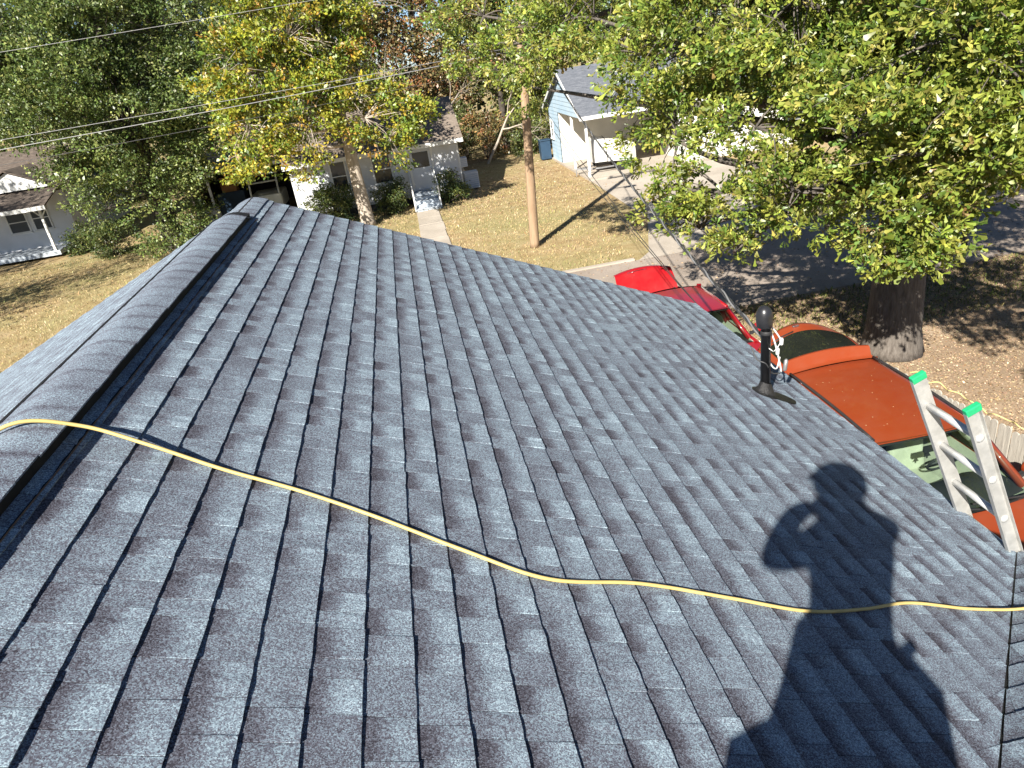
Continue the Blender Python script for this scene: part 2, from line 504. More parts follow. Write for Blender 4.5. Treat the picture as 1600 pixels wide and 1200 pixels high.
for i in range(9):
    y0 = 19.2 + i * 1.27
    MB().box(0.10 + 0.02 * math.sin(i), 1.05 + 0.02 * math.sin(i * 2.3), y0, y0 + 1.25, 0.0, 0.03 + 0.006 * (i % 3)).build('paving_slab', M['concrete'], wk)
kerb = MB()
kerb.box(-120, 5.8, 18.75, 18.9, 0, 0.05); kerb.box(11.9, 120, 18.75, 18.9, 0, 0.05)
ko = kerb.build('kerb', M['concrete']); ko['kind'] = 'structure'

# ------------------------------------------------------------------ our house
TAN = 0.44506
PITCH = math.atan(TAN)
XR, ZR = -1.48, 4.351 + 0.44506 * 1.48       # ridge
XE, ZE = 2.90, 4.351 - 0.44506 * 2.90        # eave
YF = 7.22                                    # far rake
YV = -0.20                                   # valley: Y = X + YV
YRC = XR + YV                                # ridge of the cross gable
XW = 3.30                                    # end of the cross gable
YE = XE + YV                                 # its eave
XL = 2 * XR - XE                             # left eave
YB = 2 * YRC - YE
def zm(x): return 4.351 - TAN * x if x >= XR else ZR - TAN * (XR - x)

house = empty('shingled_house', (0, 2, 0), 'house whose blue grey shingled roof fills the foreground', 'house')
T = 0.022
def deckpoly(pts):
    return [Vector(p) - Vector((0, 0, T)) for p in pts]
deck = MB()
deck.prism(deckpoly([(XR, YRC, ZR), (XR, YF, ZR), (XE, YF, ZE), (XE, YE, ZE)]), (0, 0, 0.018))
deck.prism(deckpoly([(XR, YRC, ZR), (XE, YE, ZE), (XW, YE, ZE), (XW, YRC, ZR)]), (0, 0, 0.018))
deck.prism(deckpoly([(XR, YF, ZR), (XR, YRC, ZR), (XL, YB, ZE), (XL, YF, ZE)]), (0, 0, 0.018))
deck.prism(deckpoly([(XR, YRC, ZR), (XW, YRC, ZR), (XW, YB, ZE), (XL, YB, ZE)]), (0, 0, 0.018))
roof = deck.build('roof', M['underlay'], house)

# trim boards
tr = MB()
tr.box(XE - 0.03, XE - 0.008, YE + 0.02, YF - 0.03, ZE - 0.20, ZE - 0.03)
tr.box(XE + 0.0, XW - 0.03, YE - 0.03, YE - 0.008, ZE - 0.20, ZE - 0.03)
tr.box(XL + 0.008, XL + 0.03, YB + 0.05, YF - 0.03, ZE - 0.20, ZE - 0.03)
tr.build('fascia', M['trim'], house)
rk = MB()
for (xa, xb) in ((XR, XE - 0.03), (XR, XL + 0.03)):
    rk.add([(xa, YF - 0.028, ZR - 0.03), (xb, YF - 0.028, zm(xb) - 0.03), (xb, YF - 0.028, zm(xb) - 0.20), (xa, YF - 0.028, ZR - 0.20),
            (xa, YF - 0.006, ZR - 0.03), (xb, YF - 0.006, zm(xb) - 0.03), (xb, YF - 0.006, zm(xb) - 0.20), (xa, YF - 0.006, ZR - 0.20)],
           [(0, 1, 2, 3), (7, 6, 5, 4), (0, 4, 5, 1), (1, 5, 6, 2), (2, 6, 7, 3), (3, 7, 4, 0)])
rk.build('rake_board', M['trim'], house)
de = MB()
for (xa, xb) in ((XR, XE), (XR, XL)):
    de.add([(xa, YF - 0.03, ZR - 0.003), (xb, YF - 0.03, zm(xb) - 0.003), (xb, YF + 0.012, zm(xb) - 0.004), (xa, YF + 0.012, ZR - 0.004), (xb, YF + 0.012, zm(xb) - 0.045), (xa, YF + 0.012, ZR - 0.045)],
           [(0, 1, 2, 3), (3, 2, 4, 5)])
de.add([(XE - 0.03, YE, ZE + 0.011), (XE - 0.03, YF, ZE + 0.011), (XE + 0.014, YF, ZE - 0.008), (XE + 0.014, YE, ZE - 0.008), (XE + 0.014, YF, ZE - 0.05), (XE + 0.014, YE, ZE - 0.05)], [(0, 1, 2, 3), (3, 2, 4, 5)])
de.build('drip_edge', M['drip'], house)
wl = MB()
wl.add([(XL + 0.4, YF - 0.35, 0), (XE - 0.4, YF - 0.35, 0), (XE - 0.4, YF - 0.35, zm(XE - 0.4) - 0.06), (XR, YF - 0.35, ZR - 0.06), (XL + 0.4, YF - 0.35, zm(XL + 0.4) - 0.06)], [(0, 1, 2, 3, 4)])
zc = ZE + 0.1
wl.add([(XE - 0.4, YF - 0.35, 0), (XE - 0.4, YE - 0.4, 0), (XE - 0.4, YE - 0.4, zc), (XE - 0.4, YF - 0.35, zc)], [(0, 1, 2, 3)])
wl.add([(XE - 0.4, YE - 0.4, 0), (XW - 0.2, YE - 0.4, 0), (XW - 0.2, YE - 0.4, zc), (XE - 0.4, YE - 0.4, zc)], [(0, 1, 2, 3)])
wl.add([(XW - 0.2, YE - 0.4, 0), (XW - 0.2, YB + 0.4, 0), (XW - 0.2, YB + 0.4, zc), (XW - 0.2, YRC, ZR - 0.06), (XW - 0.2, YE - 0.4, zc)], [(0, 1, 2, 3, 4)])
wl.add([(XW - 0.2, YB + 0.4, 0), (XL + 0.4, YB + 0.4, 0), (XL + 0.4, YB + 0.4, zc), (XW - 0.2, YB + 0.4, zc)], [(0, 1, 2, 3)])
wl.add([(XL + 0.4, YB + 0.4, 0), (XL + 0.4, YF - 0.35, 0), (XL + 0.4, YF - 0.35, zc), (XL + 0.4, YB + 0.4, zc)], [(0, 1, 2, 3)])
wl.build('wall', M['siding_white'], house)

# ---- shingles
EXPO = 0.143
def tab_geometry(y0, y1, s, expo, thick, frame, lim, rnd, top_ext=0.012):
    """one shingle tab between y0..y1 along its course, butt at slope distance s; returns verts, faces, tones"""
    o, a, d, n = frame
    m = 4
    top, butt, low = [], [], []
    sj = rnd.uniform(-0.0014, 0.0014)
    hj = [thick * rnd.uniform(0.8, 1.15) for _ in range(m)]
    js = [rnd.uniform(-0.0014, 0.0014) for _ in range(m)]
    st = s - expo - top_ext
    for j in range(m):
        t = j / (m - 1)
        y = y0 + (y1 - y0) * t
        sb = s + sj + js[j]
        yt, yb = y, y
        if lim is not None:
            yt = max(y, lim(st)); yb = max(y, lim(sb))
        top.append(o + a * yt + d * st + n * 0.0012)
        butt.append(o + a * yb + d * sb + n * hj[j])
        low.append(o + a * yb + d * (sb - 0.001) + n * (-0.002))
    return top + butt + low, [(j, j + 1, m + j + 1, m + j) for j in range(m - 1)] + [(m + j, m + j + 1, 2 * m + j + 1, 2 * m + j) for j in range(m - 1)] + [(0, m, 2 * m), (m - 1, 3 * m - 1, 2 * m - 1)]

def flip_fix(vs, fs, n):
    a, b, c = vs[fs[0][0]], vs[fs[0][1]], vs[fs[0][2]]
    if (b - a).cross(c - b).dot(n) < 0:
        fs = [tuple(reversed(f)) for f in fs]
    return fs

def set_tone(me, tones):
    at = me.color_attributes.new('tone', 'FLOAT_COLOR', 'POINT')
    at.data.foreach_set('color', np.array(tones, dtype=np.float32).ravel())

def px_of(p):
    v = p - CAM_POS
    z = v.dot(CAM_F)
    if z < 0.05: return None
    return (800 + FPX * v.dot(CAM_R) / z, 600 - FPX * v.dot(CAM_U) / z)

def shingle_plane(frame, L, y_min, y_max, lim, rnd, dark=1.0):
    """all tabs of one roof plane, eave upwards"""
    o, a, d, n = frame
    tabs = []
    s = L + 0.012
    k = 0
    while s > 0.10:
        y = y_min - rnd.uniform(0, 0.4)
        tooth = rnd.random() < 0.5
        wob = rnd.uniform(0, 6)
        while y < y_max:
            w = rnd.choice((0.085, 0.10, 0.115, 0.13, 0.15)) if tooth else rnd.choice((0.07, 0.09, 0.11, 0.13, 0.17))
            y1 = min(y + w, y_max + 0.006)
            a0 = max(y, y_min)
            if y1 - a0 > 0.012:
                ok = True
                if lim is not None and y1 <= lim(s - EXPO) + 0.004: ok = False
                if ok:
                    th = rnd.uniform(0.0088, 0.0108) if tooth else rnd.uniform(0.0075, 0.0090)
                    ss = s + 0.0016 * math.sin(a0 * 1.1 + wob)
                    vs, fs = tab_geometry(a0 + 0.0012, y1 - 0.0014, ss, EXPO, th, frame, lim, rnd)
                    fs = flip_fix(vs, fs, n)
                    if tooth: g = rnd.uniform(0.6, 0.95) * dark if rnd.random() < 0.8 else rnd.uniform(0.15, 0.4)
                    else: g = rnd.uniform(0.0, 0.35) if rnd.random() < 0.8 else rnd.uniform(0.4, 0.7) * dark
                    bse = 0.5 + rnd.gauss(0, 0.034)
                    tn = [(g, bse, 0.0, 1)] * 4 + [(g, bse, 1.0, 1)] * 8
                    tabs.append((vs, fs, tn))
            y += w
            tooth = not tooth if rnd.random() < 0.88 else tooth
        s -= EXPO if k else 0.027
        k += 1
    return tabs

def area_px(vs):
    ps = [px_of(vs[i]) for i in (0, 3, 7, 4)]
    if any(p is None for p in ps): return 0
    cx = sum(p[0] for p in ps) / 4; cy = sum(p[1] for p in ps) / 4
    if not (-20 < cx < 1620 and -20 < cy < 1220): return 0
    return abs(sum(ps[i][0] * ps[(i + 1) % 4][1] - ps[(i + 1) % 4][0] * ps[i][1] for i in range(4))) / 2

rs = random.Random(5)
dm = Vector((math.cos(PITCH), 0, -math.sin(PITCH))); nm = Vector((math.sin(PITCH), 0, math.cos(PITCH)))
Ls = (XE - XR) / math.cos(PITCH)
f_main = (Vector((XR, 0, ZR)), Vector((0, 1, 0)), dm, nm)
lim_main = lambda s: XR + s * math.cos(PITCH) + YV + 0.006
tabs = shingle_plane(f_main, Ls, YRC, YF, lim_main, rs)
dc = Vector((0, math.cos(PITCH), -math.sin(PITCH))); nc = Vector((0, math.sin(PITCH), math.cos(PITCH)))
f_cross = (Vector((0, YRC, ZR)), Vector((1, 0, 0)), dc, nc)
lim_cross = lambda s: YRC + s * math.cos(PITCH) - YV + 0.010
tabs_c = shingle_plane(f_cross, Ls, XR, XW, lim_cross, rs, 0.8)
dl = Vector((-math.cos(PITCH), 0, -math.sin(PITCH))); nl = Vector((-math.sin(PITCH), 0, math.cos(PITCH)))
f_left = (Vector((XR, 0, ZR)), Vector((0, 1, 0)), dl, nl)
tabs_l = shingle_plane(f_left, Ls, YRC, YF, None, rs, 0.9)

order = sorted(range(len(tabs)), key=lambda i: -area_px(tabs[i][0]))
single = set(order[:300])
for i in order[:300]:
    vs, fs, tn = tabs[i]
    o = mesh_obj('shingle', vs, fs, M['shingle'])
    set_tone(o.data, tn)
    adopt(o, roof)
def join_tabs(name, lst, parent):
    V, F, Tn = [], [], []
    for vs, fs, tn in lst:
        b = len(V)
        V += vs; F += [tuple(b + i for i in f) for f in fs]; Tn += tn
    o = mesh_obj(name, V, F, M['shingle'], None, kind='stuff')
    set_tone(o.data, Tn)
    return adopt(o, parent)
join_tabs('shingle_field', [t for i, t in enumerate(tabs) if i not in single], roof)
join_tabs('cross_gable_shingles', tabs_c, roof)
join_tabs('far_slope_shingles', tabs_l, roof)
# valley metal: a dark strip in the open seam
va = MB()
p0 = Vector((XR, YRC, ZR)); p1 = Vector((XE, YE, ZE))
va.add([p0 + Vector((-0.05, 0.05, 0.0)), p1 + Vector((-0.05, 0.05, 0.0)), p1 + Vector((0, 0, -0.001)), p0 + Vector((0, 0, -0.001)), p1 + Vector((0.05, -0.05, 0)), p0 + Vector((0.05, -0.05, 0))], [(0, 1, 2, 3), (3, 2, 4, 5)])
va.build('valley_seam', M['tar'], roof)

# ---- ridge vent and ridge caps
VENT_END = 6.32
def ridge_profile(hw, lift, rnd_top, m=9):
    pts = []
    for j in range(m):
        t = -1 + 2 * j / (m - 1)
        x = XR + hw * t
        z = ZR + lift - TAN * math.sqrt((hw * t) ** 2 + rnd_top ** 2) + TAN * rnd_top * 0.3
        pts.append((x, z))
    return pts
vent = MB()
prof = ridge_profile(0.128, 0.050, 0.075)
rows = [[Vector((x, y, z)) for x, z in prof] for y in (YRC, VENT_END)]
vent.grid(rows)
for sgn, j in ((1, 8), (-1, 0)):
    x, z = prof[j]
    xb = XR + sgn * 0.168
    zb = ZR - TAN * 0.168 + 0.011
    vent.add([(x, YRC, z), (x, VENT_END, z), (x - sgn * 0.01, VENT_END, zb), (x - sgn * 0.01, YRC, zb), (xb, VENT_END, zb), (xb, YRC, zb)], [(0, 1, 2, 3), (3, 2, 4, 5)])
vent.build('ridge_vent', M['vent'], house)
fl = MB()
ys = [YRC + i * (VENT_END - YRC) / 60 for i in range(61)]
fl.tube([(XR + 0.172 + 0.003 * math.sin(y * 9) , y, ZR - TAN * 0.172 + 0.0135 + 0.0012 * math.sin(y * 23)) for y in ys], 0.0022, 5)
fl.build('vent_flange', M['vent_edge'], house)
lp_ = MB()
lp_.box(XR - 0.156, XR - 0.1405, YRC, VENT_END - 0.05, ZR - TAN * 0.150 + 0.012, ZR - TAN * 0.150 + 0.070)
lp_.build('vent_lip', M['vent'], house)
rc = empty('ridge_cap', (XR, 2, ZR)); adopt(rc, house)
CAPE = 0.17
rs2 = random.Random(9)
ci = 0
y = YRC
while y < YF:
    # each cap runs over the start of the next one, butts turned away from the street side
    end = min(y + CAPE, YF + 0.012)
    mid = (y + end) / 2
    fl_ = 1.0 if mid < VENT_END - 0.05 else 0.0
    fl2 = 1.0 if end < VENT_END - 0.05 else 0.0
    hw = 0.139 + rs2.uniform(-0.003, 0.003)
    pr0 = ridge_profile(hw, 0.011 + 0.047 * fl_ + 0.0038, 0.075, 11)
    pr1 = ridge_profile(hw, 0.011 + 0.047 * fl2 + 0.0055, 0.075, 11)
    g = rs2.uniform(0.25, 0.6); bse = 0.455 + rs2.gauss(0, 0.022)
    nrow = 5
    V, Tn, F = [], [], []
    for i in range(nrow):
        t = i / (nrow - 1)
        for (xa, za), (xb, zb) in zip(pr0, pr1):
            V.append(Vector((xa + (xb - xa) * t + rs2.uniform(-.0006, .0006), y - 0.012 + (end - y + 0.012) * t + 0.004 * math.sin(3 * (xa - XR) / hw + ci), za + (zb - za) * t)))
            Tn.append((g, bse, 0.28 + 0.6 * math.sin(math.pi * t), 1))
    for i in range(nrow - 1):
        for j in range(10):
            F.append((i * 11 + j, i * 11 + j + 1, (i + 1) * 11 + j + 1, (i + 1) * 11 + j))
    nsm = len(F)
    b = len(V)
    for dz in (0.0, 0.006):
        for j in range(11):
            V.append(V[(nrow - 1) * 11 + j] - Vector((0, 0, dz))); Tn.append((g, bse, 0.5, 1))
    for j in range(10):
        F.append((b + j, b + j + 1, b + 11 + j + 1, b + 11 + j))
    for j, sg in ((0, 1), (10, -1)):
        bb = len(V)
        for dz in (0.0, 0.006):
            for i in range(nrow):
                V.append(V[i * 11 + j] - Vector((0, 0, dz))); Tn.append((g, bse, 0.5, 1))
        for i in range(nrow - 1):
            q = (bb + i, bb + i + 1, bb + nrow + i + 1, bb + nrow + i)
            F.append(q if sg > 0 else tuple(reversed(q)))
    o = mesh_obj('cap_shingle', V, F, M['cap'])
    for pi, pl in enumerate(o.data.polygons):
        pl.use_smooth = pi < nsm
    set_tone(o.data, Tn)
    adopt(o, rc)
    y += CAPE; ci += 1

# ------------------------------------------------------------------ service mast through the roof
MX, MY, MZ = 2.38, 4.58, zm(2.38)
mast = empty('service_mast', (MX, MY, MZ), 'black service mast with domed weatherhead standing near the roof edge', 'mast')
MB().lathe((MX, MY, MZ - 0.03), [(0.037, 0), (0.037, 0.62), (0.039, 0.62), (0.039, 0.66), (0.036, 0.66), (0.036, 0.70)], 20).build('pipe', M['mast'], mast, True)
hd = MB().lathe((MX - 0.012, MY, MZ + 0.555), [(0.040, 0), (0.057, 0.01), (0.060, 0.05), (0.061, 0.09), (0.056, 0.125), (0.043, 0.152), (0.024, 0.168), (0.002, 0.173)], 22, axis=(-0.02, 0.03, 1))
hd.build('weatherhead', M['mast'], mast, True)
MB().lathe((MX, MY, MZ + 0.50), [(0.040, 0), (0.042, 0.006), (0.042, 0.026), (0.040, 0.03)], 20).build('collar', M['black_plastic'], mast, True)
bt = MB()
rows = []
for r_, h in ((0.105, 0.012), (0.085, 0.018), (0.058, 0.045), (0.044, 0.085), (0.0395, 0.105)):
    rows.append([Vector((MX, MY, MZ)) + dm * (r_ * math.cos(a) * (1.25 if math.cos(a) > 0 else 1)) + Vector((0, 1, 0)) * r_ * math.sin(a) + nm * 0 + Vector((0, 0, h)) - Vector((0, 0, 0)) for a in [2 * math.pi * k / 24 for k in range(25)]])
bt.grid(rows)
bt.build('pipe_boot', M['tar'], mast, True)
st = MB()
rt = random.Random(3)
ring = []
for k in range(28):
    a = 2 * math.pi * k / 28
    q = 0.085 + 0.035 * rt.random() + (0.11 * max(0, math.cos(a - 0.3)) ** 3)
    ring.append(Vector((MX + 0.02, MY - 0.01, MZ)) + dm * q * math.cos(a) + Vector((0, 1, 0)) * q * 0.8 * math.sin(a) - Vector((0, 0.10, 0)) * max(0, math.cos(a)) + nm * 0.0125)
st.poly(ring)
st.build('tar_shadow_patch', M['tar'], mast)  # tar smear plus the shadow at the pipe foot, both drawn as one black patch

# service drop: three twisted strands from the pole to the mast, with drip loops
drop = empty('service_drop_cable', (MX, MY, 3.8), 'thick twisted service cable sagging from the pole to the mast', 'cable')
A = Vector((4.35, 21.9, 5.72)); Bp = Vector((MX + 0.03, MY + 0.06, MZ + 0.42))
n_ = 260
for s_ in range(3):
    pts = []
    for i in range(n_ + 1):
        t = i / n_
        p = A.lerp(Bp, t) - Vector((0, 0, 0.32 * 4 * t * (1 - t)))
        an = 2 * math.pi * (t * 17 / 0.55 + s_ / 3)
        pts.append(p + Vector((math.cos(an), 0, math.sin(an))) * 0.011)
    MB().tube(pts, 0.0075 if s_ else 0.0085, 5).build('strand', M['wire'] if s_ == 0 else M['wire_dark'], drop, True)
for (pts, r_, mt) in (
    ([(MX + 0.015, MY + 0.05, MZ + 0.60), (MX + 0.085, MY + 0.03, MZ + 0.50), (MX + 0.14, MY + 0.03, MZ + 0.41)], 0.0065, 'wire_white'),
    ([(MX + 0.03, MY + 0.05, MZ + 0.56), (MX + 0.075, MY + 0.02, MZ + 0.43), (MX + 0.125, MY + 0.02, MZ + 0.23), (MX + 0.14, MY + 0.02, MZ + 0.15)], 0.0065, 'wire_white'),
    ([(MX - 0.035, MY + 0.04, MZ + 0.44), (MX + 0.02, MY - 0.045, MZ + 0.385), (MX + 0.07, MY, MZ + 0.35), (MX + 0.14, MY + 0.03, MZ + 0.40)], 0.0035, 'wire_white'),
    ([(MX + 0.01, MY + 0.03, MZ + 0.36), (MX + 0.045, MY, MZ + 0.24), (MX + 0.09, MY, MZ + 0.20), (MX + 0.125, MY + 0.02, MZ + 0.28)], 0.0055, 'wire_white'),
    ([(MX - 0.09, MY + 0.06, MZ + 0.40), (MX - 0.07, MY + 0.0, MZ + 0.31), (MX - 0.02, MY - 0.045, MZ + 0.28), (MX + 0.05, MY, MZ + 0.17), (MX + 0.13, MY + 0.02, MZ + 0.14)], 0.005, 'wire_dark')):
    MB().tube(spline(pts, 6), r_, 7).build('drip_loop', M[mt], drop, True)
for c in ((MX + 0.14, MY + 0.03, MZ + 0.40), (MX + 0.105, MY + 0.02, MZ + 0.33)):
    MB().lathe(Vector(c) - Vector((0, 0, 0.03)), [(0.008, 0), (0.015, 0.01), (0.015, 0.05), (0.008, 0.06)], 10).build('connector', M['wire_white'], drop, True)
MB().lathe((MX + 0.165, MY + 0.02, MZ + 0.15), [(0.006, 0), (0.016, 0.012), (0.016, 0.085), (0.006, 0.10)], 10, axis=(0.2, 0.1, 1)).build('connector', M['galv'], drop, True)

# ------------------------------------------------------------------ ladder leaning on the eave
lad = empty('aluminium_ladder', (3.9, 2.9, 0), 'aluminium extension ladder with green end caps leaning on the eave', 'ladder')
LT = (Vector((2.50, 3.105, 4.06)), Vector((2.50, 2.732, 4.06)))
ld = (Vector((2.97, 3.125, 2.93)) - Vector((2.50, 3.105, 4.06))); ld.y = 0; ld.normalize()
LLEN = (4.06 - 0.02) / -ld.z
lx = Vector((0, 1, 0)); ln = ld.cross(lx).normalized()
if ln.x > 0: ln = -ln
for i, top in enumerate(LT):
    s_ = -1 if i == 0 else 1          # flanges turn outwards
    r_ = MB()
    q = top + ld * LLEN
    c = (top + q) / 2
    r_.cbox(c, (0.0025, LLEN / 2, 0.036), (lx, ld, ln))
    for k in (-1, 1):
        r_.cbox(c + ln * 0.034 * k - lx * s_ * 0.0125, (0.0125, LLEN / 2 - 0.001, 0.002), (lx, ld, ln))
    r_.cbox(c - lx * s_ * 0.012 + ln * 0.039, (0.014, LLEN / 2 - 0.002, 0.0035), (lx, ld, ln))
    r_.build('rail', M['alu'], lad)
    cp = MB().cbox(top - lx * s_ * 0.011 - ld * 0.004, (0.0165, 0.021, 0.042), (lx, ld, ln)).build('end_cap', M['green'], lad)
    soft(cp, 0.005)
for k in range(14):
    t = 0.20 + k * 0.305
    if t > LLEN - 0.1: break
    p, q = LT[0] + ld * t, LT[1] + ld * t
    m_ = MB()
    m_.tube([p + lx * 0.006, q - lx * 0.006], 0.0205, 12)
    m_.build('rung', M['rung'], lad, True)
    for e, s_ in ((p, 1), (q, -1)):
        MB().lathe(e + lx * s_ * 0.0028, [(0.023, 0), (0.023, 0.004), (0.012, 0.009)], 14, axis=lx * s_).build('rung_plug', M['rung'], lad, True)

# ------------------------------------------------------------------ yellow air hose over the roof
def on_roof(x, y, h):
    return Vector((x, y, max(zm(x), 4.351 - TAN * (y - YV) if x > y - YV else -9) + h))
hp = [on_roof(-2.6, 1.90, 0.03), on_roof(-2.2, 2.02, 0.02), on_roof(-1.85, 2.19, 0.04), on_roof(-1.66, 2.31, 0.068), on_roof(-1.48, 2.40, 0.058), on_roof(-1.30, 2.445, 0.066),
      on_roof(-1.10, 2.42, 0.045), on_roof(-0.86, 2.365, 0.020), on_roof(-0.60, 2.30, 0.016), on_roof(-0.33, 2.195, 0.016), on_roof(-0.05, 2.065, 0.0165), on_roof(0.22, 1.965, 0.0165),
      on_roof(0.56, 2.005, 0.0165), on_roof(0.90, 1.985, 0.0165), on_roof(1.21, 1.962, 0.0165), on_roof(1.50, 2.02, 0.0165), on_roof(1.78, 2.105, 0.017), on_roof(2.1, 2.12, 0.017), on_roof(2.40, 2.135, 0.022)]
hp += [on_roof(2.62, 2.15, 0.02), on_roof(2.85, 2.22, 0.018), on_roof(3.05, 2.40, 0.02), on_roof(3.12, 2.66, 0.03), Vector((3.15, 2.80, ZE - 0.1)), Vector((3.15, 2.83, ZE - 0.6)), Vector((3.2, 2.84, 0.4)), Vector((3.4, 3.1, 0.03))]
ho = MB().tube(spline(hp, 10), 0.0070, 10).build('air_hose', M['hose'], None, True)
tag(ho, 'thin yellow air hose lying across the shingles and over the ridge', 'hose')

# ------------------------------------------------------------------ photographer (only the shadow is in view)
def skinned(name, joints, edges, mat, parent=None, sub=2):
    me = bpy.data.meshes.new(name)
    me.from_pydata([j[0] for j in joints], edges, [])
    o = bpy.data.objects.new(name, me)
    COL.objects.link(o)
    md = o.modifiers.new('skin', 'SKIN')
    sv = me.skin_vertices[0].data
    for i, j in enumerate(joints):
        r_ = j[1]
        sv[i].radius = r_ if hasattr(r_, '__len__') else (r_, r_)
        sv[i].use_root = (i == 0)
    md.use_smooth_shade = True
    ss = o.modifiers.new('sub', 'SUBSURF'); ss.levels = sub; ss.render_levels = sub
    dg = bpy.context.evaluated_depsgraph_get()
    nm_ = bpy.data.meshes.new_from_object(o.evaluated_get(dg))
    o.modifiers.clear()
    o.data = nm_
    nm_.materials.clear(); nm_.materials.append(mat)
    return adopt(o, parent)

person = empty('person', (0.0, -0.25, 4.4), 'person in work clothes standing on the roof taking the photo', 'person')
def C(x, y, z): return (x, y, 6.0 + z)
zfl, zfr = zm(-0.19) - 6.0 + 0.01, zm(0.17) - 6.0 + 0.03
J = [(C(0.0, -0.22, -0.72), (0.19, 0.15)),          # 0 pelvis
     (C(0.02, -0.22, -0.52), (0.19, 0.15)),          # 1 waist
     (C(0.03, -0.21, -0.28), (0.20, 0.155)),         # 2 chest
     (C(0.04, -0.19, -0.10), (0.15, 0.12)),         # 3 upper chest
     (C(0.04, -0.17, 0.03), 0.080),                   # 4 neck
     (C(0.03, -0.13, 0.14), (0.12, 0.12)),          # 5 head
     (C(0.03, -0.12, 0.25), (0.115, 0.115)),          # 6 crown
     (C(-0.16, -0.18, -0.08), 0.088),                 # 7 left shoulder
     (C(-0.33, -0.13, -0.13), 0.066),                # 8 left elbow
     (C(-0.19, -0.07, 0.03), 0.058),                  # 9 left forearm
     (C(-0.085, -0.045, 0.045), 0.038),               # 10 left wrist
     (C(0.22, -0.18, -0.08), 0.09),                  # 11 right shoulder
     (C(0.335, -0.12, -0.19), 0.075),                 # 12 right elbow
     (C(0.20, -0.06, -0.06), 0.044),                  # 13
     (C(0.085, -0.045, 0.0), 0.030),                  # 14 right wrist
     (C(-0.12, -0.22, -0.86), 0.122),                 # 15 left hip
     (C(-0.19, -0.18, -1.20), 0.080),                 # 16 left knee
     (C(-0.20, -0.24, zfl + 0.12), 0.055),            # 17 left ankle
     (C(-0.20, -0.21, zfl + 0.055), 0.052),           # 18
     (C(-0.20, -0.06, zfl + 0.045), 0.042),           # 19 left toe
     (C(0.13, -0.22, -0.86), 0.122),                  # 20 right hip
     (C(0.19, -0.18, -1.25), 0.080),                  # 21 right knee
     (C(0.18, -0.26, zfr + 0.12), 0.055),             # 22
     (C(0.18, -0.23, zfr + 0.055), 0.052),            # 23
     (C(0.19, -0.08, zfr + 0.045), 0.042)]            # 24
Eg = [(0, 1), (1, 2), (2, 3), (3, 4), (4, 5), (5, 6), (3, 7), (7, 8), (8, 9), (9, 10), (3, 11), (11, 12), (12, 13), (13, 14), (0, 15), (15, 16), (16, 17), (17, 18), (18, 19), (0, 20), (20, 21), (21, 22), (22, 23), (23, 24)]
skinned('body', J, Eg, M['cloth'], person)
def hand(sgn, wr, name):
    w = Vector(wr)
    j = [(w, 0.026), (w + Vector((-sgn * 0.03, 0.008, 0.0)), (0.032, 0.018)), (w + Vector((-sgn * 0.055, 0.012, 0.0)), (0.034, 0.015))]
    e = [(0, 1), (1, 2)]
    for k in range(4):
        b = w + Vector((-sgn * 0.055, 0.012, 0.03 - 0.02 * k))
        i0 = len(j)
        for t, (dx, dy) in enumerate(((-0.018, 0.004), (-0.034 + 0.003 * k, -0.002), (-0.045 + 0.004 * k, -0.012))):
            j.append((b + Vector((sgn * dx * -1 * -1, dy, 0)), 0.009 - 0.001 * t))
            e.append((2 if t == 0 else i0 + t - 1, i0 + t))
    i0 = len(j)
    for t, off in enumerate(((-sgn * 0.035, -0.018, -0.025), (-sgn * 0.055, -0.035, -0.02))):
        j.append((w + Vector(off), 0.0095))
        e.append((1 if t == 0 else i0, i0 + t))
    skinned(name, j, e, M['skin'], person, 1)
hand(-1, C(-0.085, -0.045, 0.045), 'hand')
hand(1, C(0.085, -0.045, 0.0), 'hand')
ph_ = MB().cbox(C(0, -0.0325, 0.005), (0.072, 0.004, 0.036)).build('mobile_phone', M['black_plastic'])
tag(ph_, 'black mobile phone held up by the photographer', 'phone')
cp = MB()
hc = Vector(C(0.03, -0.13, 0.245))
cp.lathe(hc, [(0.150, -0.05), (0.156, 0.0), (0.146, 0.045), (0.11, 0.085), (0.05, 0.108), (0.001, 0.112)], 20)
cp.add([hc + Vector((0.115 * math.sin(a) * k, 0.11 * math.cos(a) * k + (0.0 if k == 1 else 0.05), -0.02 if k == 1 else -0.045)) for k in (1, 1.35) for a in [R(-60 + 20 * i) for i in range(7)]],
       [(i, i + 1, 8 + i, 7 + i) for i in range(6)])
cp.build('cap', M['cloth'], person, True)
jk = MB()
rows = []
for z, rx, ry in ((-0.42, 0.19, 0.14), (-0.58, 0.215, 0.16), (-0.70, 0.25, 0.18), (-0.84, 0.285, 0.20)):
    rows.append([Vector(C(-0.01 + rx * math.cos(a), -0.22 + ry * math.sin(a), z + 0.01 * math.sin(5 * a))) for a in [2 * math.pi * k / 28 for k in range(29)]])
jk.grid(rows)
jk.build('jacket_hem', M['cloth'], person, True)
pc = MB()
pc.cbox(C(0.28, -0.20, -0.86), (0.06, 0.09, 0.14)); pc.cbox(C(-0.262, -0.20, -0.83), (0.055, 0.09, 0.15))
pc.build('tool_pouch', M['leather'], person)
hm = MB().tube([C(0.27, -0.16, -0.80), C(0.285, -0.15, -0.69)], 0.016, 8).tube([C(0.245, -0.15, -0.675), C(0.335, -0.15, -0.665)], 0.022, 8)
hm.build('hammer', M['galv'], person, True)

